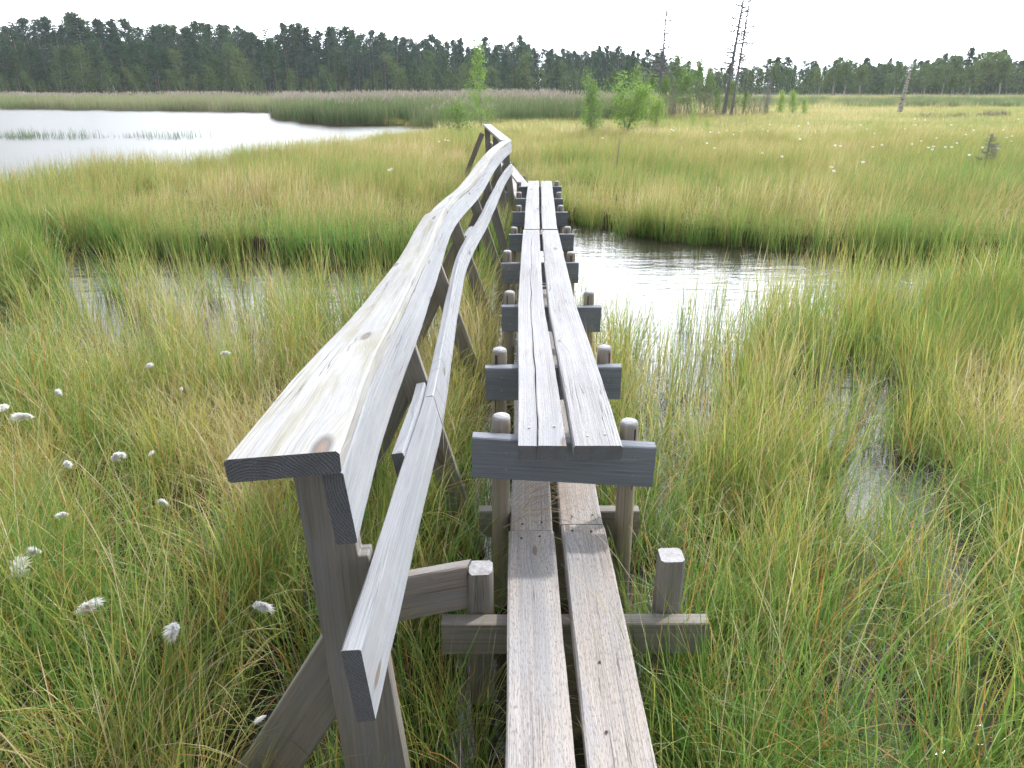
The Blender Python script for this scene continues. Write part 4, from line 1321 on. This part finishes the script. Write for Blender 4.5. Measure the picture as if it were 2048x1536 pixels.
def leaves(q, d, e, L, W, rs, tint):
    n = len(q)
    V = np.stack([q, q + d * L[:, None] * .5 + e * W[:, None] * .5, q + d * L[:, None], q + d * L[:, None] * .5 - e * W[:, None] * .5], 1).reshape(-1, 3)
    b = np.arange(n)[:, None] * 4
    F_ = np.concatenate([b + np.array([0, 1, 2]), b + np.array([0, 2, 3])])
    C = np.repeat(np.stack([tint, tint, rs.rand(n), np.ones(n)], -1), 4, 0)
    return V, F_, C

def pine(seed, H=14.0, crown_from=.42, wide=2.0, leafm=L_PINE, bark=B_PINE, round_=True):
    rs = np.random.RandomState(seed)
    bx, by = rs.normal(0, .25, 2)
    path = [(bx * t * t + .12 * math.sin(5 * t + seed), by * t * t, H * t) for t in np.linspace(0, .97, 8)]
    rad = [.16 * (1 - .85 * t) for t in np.linspace(0, 1, 8)]
    tr = [tube(path, rad)]
    cs = []; sz = []
    nb = 52
    for i in range(nb):
        t = crown_from + (1 - crown_from) * (i + rs.rand()) / nb
        u = (t - crown_from) / (1 - crown_from)
        reach = wide * (math.sin(PI * min(1, u * .82 + .16)) ** .7) * rs.uniform(.45, 1.1) if round_ else wide * (1 - u) * rs.uniform(.7, 1.1) + .15
        az = rs.uniform(0, 2 * PI)
        p0 = np.array([bx * t * t, by * t * t, H * t])
        tip = p0 + np.array([math.cos(az) * reach, math.sin(az) * reach, reach * rs.uniform(-.1, .35)])
        tr.append(tube([p0, tip], [.05 * (1 - u * .6), .012], 3))
        for k in (.45, .75, 1.0):
            cs.append(p0 + (tip - p0) * k + rs.normal(0, .12, 3)); sz.append(.42 * (1.15 - u * .5))
    for i in range(7):
        cs.append(np.array([bx, by, H * (1 - .02 * i)]) + rs.normal(0, .12, 3)); sz.append(.16)
    cs = np.array(cs); sz = np.array(sz)
    q, d, e = clumps(cs, sz, 13, rs)
    n = len(q)
    ctint = np.repeat(rs.rand(len(cs)), 13)
    return fast_mesh('trunk', tr, bark), fast_mesh('crown', [leaves(q, d, e, rs.uniform(.34, .62, n), rs.uniform(.2, .34, n), rs, np.clip(ctint * .6 + .4 * rs.rand(n), 0, 1))], leafm)
def spruce(seed, H=13.0, wide=1.9):
    rs = np.random.RandomState(seed)
    tr = [tube([(0, 0, 0), (0, 0, H * .5), (0, 0, H)], [.16, .10, .015])]
    Q = []; D = []; E = []; Ls = []; Ws = []
    tiers = 26
    for i in range(tiers):
        t = .10 + .88 * i / tiers
        rch = wide * (1 - t) ** .85 * rs.uniform(.75, 1.1) + .12
        nb = int(9 + 6 * (1 - t))
        for b in range(nb):
            az = rs.uniform(0, 2 * PI); r1 = rch * rs.uniform(.7, 1.1)
            for k in np.linspace(.15, 1, 7):
                p = np.array([math.cos(az) * r1 * k, math.sin(az) * r1 * k, H * t - .30 * r1 * k + rs.normal(0, .05)])
                Q.append(p); dv = np.array([math.cos(az + rs.normal(0, .7)), math.sin(az + rs.normal(0, .7)), -.35]); D.append(dv / np.linalg.norm(dv))
                E.append([-math.sin(az), math.cos(az), rs.normal(0, .4)]); Ls.append(.34 * rs.uniform(.6, 1.2)); Ws.append(.17)
    Q, D, E = np.array(Q), np.array(D), np.array(E)
    return fast_mesh('trunk', tr, B_PINE), fast_mesh('crown', [leaves(Q, D, E, np.array(Ls), np.array(Ws), rs, rs.rand(len(Q)))], L_SPRUCE)
def birch(seed, H=9.0, wide=1.6, n_br=26, leaf=.16, per=20, trunks=1, lean=.3, base=.25, leafm=L_BIRCHF, bark=B_BIRCH, r0=.09, cl=.28, taper=1.0, flat=1.0):
    rs = np.random.RandomState(seed)
    tr = []; cs = []; sz = []
    for s in range(trunks):
        az0 = rs.uniform(0, 2 * PI); ln = lean * rs.uniform(.4, 1.2) * H
        hh = H * rs.uniform(.8, 1) if s else H
        P = [np.array([math.cos(az0) * ln * t ** 1.4 + .03 * H * .3 * math.sin(7 * t + seed), math.sin(az0) * ln * t ** 1.4, hh * t]) for t in np.linspace(0, 1, 9)]
        tr.append(tube(P, [r0 * (1 - .92 * t) for t in np.linspace(0, 1, 9)], 6))
        for i in range(n_br):
            t = base + (1 - base) * (i + rs.rand()) / n_br
            u = (t - base) / (1 - base)
            j = t * 8; a = int(min(j, 7)); p0 = P[a] + (P[a + 1] - P[a]) * (j - a)
            reach = wide * (.35 + .65 * math.sin(PI * min(1, .25 + u * .7))) * rs.uniform(.5, 1.1) * (1 - u * .55 * taper)
            az = rs.uniform(0, 2 * PI)
            tip = p0 + np.array([math.cos(az) * reach, math.sin(az) * reach, reach * rs.uniform(.25, 1.1)])
            tr.append(tube([p0, (p0 + tip) / 2 + [0, 0, .03 * reach], tip], [r0 * .3 * (1 - u * .6), r0 * .16, r0 * .05], 3))
            for k in (.4, .7, 1.0):
                cs.append(p0 + (tip - p0) * k); sz.append(cl * rs.uniform(.7, 1.2))
    cs = np.array(cs); sz = np.array(sz)
    q, d, e = clumps(cs, sz, per, rs, flat=flat)
    n = len(q)
    ct = np.repeat(rs.rand(len(cs)), per)
    return fast_mesh('trunk', tr, bark), fast_mesh('crown', [leaves(q, d, e, leaf * rs.uniform(.7, 1.3, n), leaf * .6 * rs.uniform(.7, 1.2, n), rs, np.clip(ct * .5 + .5 * rs.rand(n), 0, 1))], leafm)
def dead_spruce(seed, H, n_br, reach, r0=.10, lean=(0, 0), droop=-.25, clear=.30, bark=B_DEAD, twig=7, one=1.0, br=.38):
    rs = np.random.RandomState(seed)
    P = [np.array([lean[0] * t, lean[1] * t, H * t]) for t in np.linspace(0, 1, 8)]
    trunk = [tube(P, [r0 * (1 - .9 * t) + .004 for t in np.linspace(0, 1, 8)], 7)]
    brs = []
    for i in range(n_br):
        t = clear + (.99 - clear) * (i + rs.rand()) / n_br
        p0 = np.array([lean[0] * t, lean[1] * t, H * t]); az = rs.uniform(0, 2 * PI)
        rr = reach * (1 - t) ** .42 * min(1, .35 + t) * rs.uniform(.35, 1.1) + .05 * H * .2
        up = rs.uniform(droop, .25)
        p1 = p0 + np.array([math.cos(az), math.sin(az), up * .4]) * rr * .5; p2 = p0 + np.array([math.cos(az + .15), math.sin(az + .15), up + .15]) * rr
        w = r0 * br * (1 - t * .5)
        brs.append(tube([p0, p1, p2], [w, w * .75, w * .5], 3))
        for k in range(twig):
            s = rs.uniform(.3, 1); q0 = p0 + (p2 - p0) * s; a2 = az + rs.choice([-1, 1]) * rs.uniform(.4, 1.2)
            brs.append(tube([q0, q0 + np.array([math.cos(a2), math.sin(a2), rs.uniform(-.4, .3)]) * rr * .3], [w * .5, w * .3], 3))
    return fast_mesh('trunk', trunk, bark), fast_mesh('branches', brs, bark)

def plant_tree(name, meshes, x, y, z=0.0, s=1.0, rz=0.0, label='', cat='tree', group=None, sz=None, crown='crown'):
    r_ = empty(name, (x, y, z), rz)
    r_.scale = (s, s, s if sz is None else sz)
    tag(r_, label, cat, group)
    link_mesh('trunk', meshes[0], r_)
    if meshes[1]:
        link_mesh(crown, meshes[1], r_)
    return r_

rf = random.Random(5)
PINES = [pine(1000 + i, 14, (.12, .34, .22, .40, .10, .28)[i], 2.3 + .4 * (i % 2), round_=(i % 3 != 0)) for i in range(6)]
SPR = [spruce(1050 + i) for i in range(3)]
BIR = [birch(1080 + i, 9, 2.0, leaf=.40, per=14, cl=.50, base=.12) for i in range(4)]
BIR2 = [birch(1090 + i, 9, 1.5, trunks=2 + i % 2, leaf=.24, per=11, lean=.12, base=.42, cl=.38, r0=.10) for i in range(3)]
prof = [(-400, 40), (-100, 34), (0, 40), (90, 38), (180, 30), (260, 45), (380, 42), (480, 52), (600, 50), (700, 58), (800, 66), (900, 70), (950, 78), (1010, 66), (1060, 84), (1150, 88), (1250, 96), (1310, 106), (1380, 125), (1440, 140)]
def place(px, Y, ytop, kinds, baseH, name, label, group, jit=1.0, zb=None):
    zb = .2 + max(0, Y - 130) * .012 if zb is None else zb
    H = z_at(ytop, Y) - zb
    s = H / baseH
    m = rf.choice(kinds)
    return plant_tree(name, m, x_at(px, Y, 1.5), Y, zb, s * jit, rf.uniform(0, 6.28), label, 'tree', group, sz=s)
px = -330
while px < 1440:
    yt = np.interp(px, *zip(*prof))
    if rf.random() < .38:
        place(px + rf.uniform(-5, 5), rf.uniform(160, 178), yt + rf.uniform(-8, 12), SPR, 13, 'spruce_tree', 'dark spruce top in the back rank of the forest across the lake', 'spruces in the back rank across the lake', 1.1)
    else:
        place(px + rf.uniform(-5, 5), rf.uniform(160, 178), yt + rf.uniform(-4, 16), PINES, 14, 'pine_tree', 'tall dark pine in the back rank of the forest across the lake', 'pines in the back rank across the lake', 1.15)
    px += rf.uniform(11, 17)
px = -320
while px < 1420:
    yt = np.interp(px, *zip(*prof))
    yy = yt + (188 - yt) * rf.uniform(.16, .42)
    q = rf.random()
    if q < .52:
        place(px, rf.uniform(138, 156), yy, PINES, 14, 'pine_tree', 'dark green pine in the front rank of the forest across the lake', 'pines in the front rank across the lake', 1.1)
    elif q < .76:
        place(px, rf.uniform(138, 152), yy, SPR, 13, 'spruce_tree', 'dark pointed spruce in the forest across the lake', 'spruces across the lake')
    else:
        place(px, rf.uniform(134, 146), yy + 18, BIR, 9, 'birch_tree', 'lighter green leafy tree at the foot of the forest across the lake', 'leafy trees at the forest foot across the lake', 1.2)
    px += rf.uniform(17, 25)
px = -300
while px < 1400:
    place(px, rf.uniform(132, 137), rf.uniform(135, 165), BIR, 9, 'birch_tree', 'low bushy tree at the lake edge of the forest', 'low trees at the lake edge of the forest', 1.3)
    px += rf.uniform(22, 38)
place(181, 150, 20, [SPR[0]], 13, 'spruce_tree', 'tallest pointed dark spruce rising above the left forest', None, 1.1)
# right-hand bog wood
rprof = [(1440, 132), (1500, 122), (1560, 112), (1600, 108), (1650, 114), (1700, 114), (1750, 122), (1800, 126), (1850, 114), (1900, 104), (1950, 96), (2000, 102), (2060, 114), (2150, 110), (2300, 110)]
px = 1440
while px < 2330:
    yt = np.interp(px, *zip(*rprof))
    if rf.random() < .7:
        place(px, rf.uniform(150, 168), yt + rf.uniform(-6, 8), SPR, 13, 'spruce_tree', 'dark slim spruce in the hazy wood behind the right meadow', 'spruces behind the right meadow', .95, zb=.2)
    else:
        place(px, rf.uniform(150, 168), yt + rf.uniform(-2, 10), PINES, 14, 'pine_tree', 'bluish pine in the hazy wood behind the right meadow', 'pines behind the right meadow', 1.5, zb=.2)
    px += rf.uniform(6, 10)
px = 1450
while px < 2330:
    yt = np.interp(px, *zip(*rprof))
    place(px, rf.uniform(126, 140), yt + rf.uniform(4, 32), BIR, 9, 'birch_tree', 'leafy birch at the edge of the wood behind the right meadow', 'birches at the right wood edge', 1.5, zb=.1)
    px += rf.uniform(14, 26)
for i, (px, yt) in enumerate(((1668, 118), (1690, 116), (1720, 130), (1790, 150), (1850, 140), (1885, 130), (1940, 128), (2000, 118), (1640, 140), (1905, 150))):
    place(px, 118 + (i % 3), yt, BIR2, 9, 'birch_tree', 'white-stemmed birch standing in front of the dark wood on the right', 'white-stemmed birches on the right', 1.35, zb=.0)
place(1977, 140, 80, [SPR[1]], 13, 'spruce_tree', 'tall thin spruce top standing highest above the right wood', None, .9, zb=.2)
place(1930, 140, 96, [PINES[2]], 14, 'pine_tree', 'broad leaning tree crown next to the highest spruce on the right', None, 1.2, zb=.2)
# unbroken wood behind, seen only through the gaps
wood = []
for m in (PINES[0], PINES[4], SPR[0], SPR[2], pine(1033, 14, .02, 3.0), pine(1034, 14, .0, 3.4)):
    a, b = m
    me = b
    wood.append(me)
x = np.array([rf.uniform(-230, 230) for _ in range(1500)]); y = np.array([rf.uniform(180, 260) for _ in range(1500)])
xm = x / y
sc_ = np.interp(xm, [-1, -.3, .05, .18, .25, .3, .45, .8], [.95, .95, .75, .6, .38, .42, .50, .55]) * np.array([rf.uniform(.8, 1.1) for _ in x])
tag(scatter('distant_woodland', wood, x, y, .3 + 0 * x, sc_, NRM.uniform(0, 6, 1500), NRM.randint(0, 6, 1500)))

# saplings and bushes on the meadow
def sap(px, ybase, ytop, Zb, mk, name, label, cat, H0, rz=0.0, wide=None, group=None, crown='crown'):
    X, Y = at_z(px, ybase, Zb)
    H = z_at(ytop, Y) - Zb
    s = H / H0
    return plant_tree(name, mk, X, Y, Zb - .02, (wide or s), rz, label, cat, group, sz=s, crown=crown)
S1 = birch(1200, 3.6, .85, n_br=50, leaf=.085, per=12, cl=.10, base=.08, lean=.02, leafm=L_LIME, r0=.03, taper=1.6, bark=B_TWIG)
sap(962, 262, 84, .15, S1, 'birch_sapling', 'narrow lime green birch sapling behind the far handrail corner', 'sapling', 3.6)
S2 = birch(1201, 1.3, .9, n_br=20, leaf=.075, per=9, cl=.13, base=.05, lean=.3, trunks=3, leafm=L_BUSH, r0=.015, bark=B_TWIG)
sap(918, 275, 205, .15, S2, 'willow_bush', 'low spreading dull green bush left of the narrow lime sapling', 'bush', 1.3)
S3 = birch(1202, 2.1, .80, n_br=22, leaf=.075, per=11, cl=.11, base=.28, lean=.16, trunks=4, taper=.4, leafm=L_LIME, r0=.02, bark=B_TWIG)
sap(1252, 290, 160, .15, S3, 'birch_sapling', 'bushy lime green sapling, widest crown of the middle group', 'sapling', 2.1)
S3b = birch(1203, 2.1, .50, n_br=22, leaf=.07, per=9, cl=.10, base=.15, lean=.12, trunks=3, leafm=L_BUSH, r0=.018, bark=B_TWIG)
sap(1182, 284, 150, .15, S3b, 'birch_sapling', 'slender green sapling at the left end of the middle group', 'sapling', 2.1)
S4 = birch(1204, 1.5, .7, n_br=22, leaf=.075, per=10, cl=.11, base=.05, lean=.15, trunks=3, leafm=L_LIME, r0=.014, bark=B_TWIG)
sap(1312, 256, 196, .15, S4, 'birch_bush', 'round low bright green bush right of the widest sapling', 'bush', 1.5)
S5 = birch(1205, 1.5, .28, n_br=18, leaf=.05, per=14, cl=.07, base=.2, lean=.05, leafm=L_LIME, r0=.012, bark=B_TWIG)
sap(1384, 262, 205, .15, S5, 'birch_sapling', 'small thin sapling standing alone in the open meadow', 'sapling', 1.5)
sap(1412, 285, 240, .15, S5, 'birch_sapling', 'very small pale sapling just right of the thin lone sapling', 'sapling', 1.5, rz=2)
M1 = [birch(1210 + i, 4.5, 1.25, n_br=40, leaf=.15, per=14, cl=.22, base=.25, lean=.05, leafm=L_BUSH, r0=.05) for i in range(3)]
for i, (px, yb, yt, lab) in enumerate(((1272, 232, 138, 'light green birch behind the widest sapling'), (1345, 233, 112, 'tall birch with bare white lower stem beside the dead spruce'),
                                       (1388, 233, 122, 'leafy birch left of the twin dead trunks'), (1408, 234, 146, 'shorter yellow green birch close to the twin dead trunks'),
                                       (1322, 236, 158, 'small yellowish birch in front of the lone dead spruce'), (1462, 236, 165, 'low green birch at the foot of the twin dead trunks'),
                                       (1485, 234, 185, 'small bush right of the twin dead trunks'),
                                       (1365, 238, 150, 'bushy green birch between the dead spruce and the twin trunks'), (1432, 240, 178, 'low leafy birch left of the twin trunks foot'),
                                       (1300, 230, 150, 'dull green birch left of the lone dead spruce'))):
    sap(px, yb, yt, .1, M1[i % 3], 'birch_tree', lab, 'tree', 4.5, rz=i * 1.7)
for i, (px, yb, yt, lab) in enumerate(((1558, 231, 182, 'bright green bush, left of three beside the right meadow edge'), (1583, 233, 182, 'pointed green bush, middle of three beside the right meadow edge'),
                                       (1606, 234, 196, 'narrow green bush, right of three beside the right meadow edge'), (1530, 231, 214, 'low green bush left of the three right-hand bushes'),
                                       (1175, 262, 215, 'low green bush behind the slender left sapling'))):
    b_ = birch(1230 + i, 2.2, .55, n_br=22, leaf=.08, per=16, cl=.13, base=.05, lean=.08, trunks=2, leafm=L_LIME, r0=.015, bark=B_TWIG)
    sap(px, yb, yt, .1, b_, 'birch_bush', lab, 'bush', 2.2)
# dead trees
def dead_at(px, yb, ytop_z, seed, n_br, reach, lab, r0, leanpx=0, **k):
    X, Y = at_z(px, yb, .1)
    H = ytop_z - .1
    lean = leanpx / F_PX * Y * CT
    m = dead_spruce(seed, H, n_br, reach, r0, lean=(lean, 0), **k)
    return plant_tree('dead_spruce', m, X, Y, .08, 1, 0, lab, 'dead tree', crown='branches')
dead_at(1316, 234, 7.1, 1300, 110, 1.9, 'lone grey dead spruce with ragged side branches rising into the sky', .10, leanpx=2)
dead_at(1446, 236, 8.3, 1301, 110, 1.6, 'thicker left trunk of the twin dead spruces, leaning right', .115, leanpx=21)
dead_at(1461, 238, 8.0, 1302, 90, 1.3, 'thinner right trunk of the twin dead spruces', .085, leanpx=17)
dead_at(1486, 234, 3.4, 1303, 16, .35, 'short thin dead stem right of the twin dead spruces', .03)
dead_at(1533, 232, 3.9, 1304, 8, .3, 'bare pole-thin dead stem above the hazy wood', .025)
dead_at(1530, 230, 2.45, 1305, 160, .75, 'dense dark brown dead spruce with twiggy skirt', .05, twig=7, br=.12, clear=.05)
dead_at(1962, 357, .95, 1306, 50, .36, 'small dead spruce with bare drooping twigs in the right meadow', .020, twig=6, br=.5, clear=.42)
X, Y = at_z(1231, 345, .3)
m = dead_spruce(1307, .70, 5, .10, .014, lean=(.05, 0), clear=.6, twig=1, br=.5, bark=B_TWIG)
plant_tree('dead_sapling', m, X, Y, .2, 1, 0, 'thin grey dead stem standing in the meadow below the middle saplings', 'dead tree', crown='branches')
# birch snag with bracket fungus
X, Y = at_z(1798, 229, .1)
H = z_at(128, Y)
rs = np.random.RandomState(4)
path = [(0, 0, 0), (.05, 0, H * .3), (.12, 0, H * .6), (.22, 0, H * .85), (.40, 0, H * 1.02)]
sn = fast_mesh('trunk', [tube(path, [.17, .13, .09, .06, .02], 9)], B_BIRCH)
sg = plant_tree('birch_snag', (sn, None), X, Y, .05, 1, 0, 'broken grey birch trunk with bracket fungi standing alone in the right meadow', 'dead tree')
for k in range(6):
    h = H * (.22 + .12 * k); xx = np.interp(h, [p[2] for p in path], [p[0] for p in path]); r = np.interp(h, [p[2] for p in path], [.17, .13, .09, .06, .02])
    sgn = -1 if k % 2 else 1
    V = []; 
    V, T, C = tube([(xx + sgn * r * .6, -.03, h), (xx + sgn * (r + .05), -.05, h + .01), (xx + sgn * (r + .10), -.05, h + .015)], [.045, .05, .01], 6)
    link_mesh('bracket_fungus', fast_mesh('bracket_fungus', [(V, T, C)], B_BIRCH), sg)
# grey dead brush
def brush(px, yb, wpx, hm, n, seed, name, lab, mat=B_TWIG, lw=.012, cat='brush'):
    rs = np.random.RandomState(seed)
    X, Y = at_z(px, yb, .1)
    hw = wpx / 2 / F_PX * Y * CT
    br = []
    for i in range(n):
        x0 = rs.uniform(-hw, hw); y0 = rs.normal(0, .3); az = rs.uniform(0, 2 * PI); h = hm * rs.uniform(.4, 1)
        p0 = np.array([x0, y0, 0]); p1 = p0 + [math.cos(az) * h * .25, math.sin(az) * h * .25, h * .6]; p2 = p1 + [math.cos(az + .5) * h * .2, math.sin(az + .5) * h * .2, h * .4]
        br.append(tube([p0, p1, p2], [lw, lw * .7, lw * .3], 3))
        for k in range(3):
            q = p0 + (p2 - p0) * rs.uniform(.3, 1); a = rs.uniform(0, 6.28)
            br.append(tube([q, q + np.array([math.cos(a) * .3, math.sin(a) * .3, rs.uniform(.1, .4)]) * h * .6], [lw * .5, lw * .2], 3))
    o = link_mesh(name, fast_mesh(name, br, mat)); o.location = (X, Y, .05)
    tag(o, lab, cat)
brush(1175, 284, 70, .75, 40, 1400, 'dead_twigs', 'grey bare twigs round the foot of the slender left sapling', lw=.008)
brush(1280, 280, 70, .6, 30, 1401, 'dead_twigs', 'grey bare twigs round the foot of the widest sapling', lw=.007)
brush(1395, 235, 150, 2.3, 160, 1402, 'dead_thicket', 'grey leafless thicket between the lone dead spruce and the twin trunks', lw=.016)
brush(1500, 233, 60, 1.6, 60, 1403, 'dead_thicket', 'grey leafless thicket right of the twin dead trunks', lw=.014)
brush(1885, 240, 120, .45, 110, 1404, 'brushwood_heap', 'low heap of pale dead brushwood behind the right meadow', lw=.02, mat=B_DEAD)
brush(1990, 238, 50, .5, 110, 1405, 'brushwood_heap', 'smaller heap of pale brushwood at the right border', lw=.02, mat=B_DEAD)

# ------------------------------------------------------------------ air
def haze_mat():
    t = NT('thin_pale_haze')
    v = t.n('ShaderNodeVolumePrincipled')
    v.inputs['Color'].default_value = (.86, .93, 1.0, 1)
    v.inputs['Density'].default_value = .00035
    v.inputs['Anisotropy'].default_value = .3
    t.l(v.outputs[0], t.out.inputs['Volume'])
    return t.m
bm = bmesh.new(); bmesh.ops.create_cube(bm, size=1.0)
hm = bpy.data.meshes.new('haze'); bm.to_mesh(hm); bm.free(); hm.materials.append(haze_mat())
hz = link_mesh('haze', hm); hz.scale = (1240, 1010, 34); hz.location = (0, 415, 15.5)
tag(hz, kind='stuff')
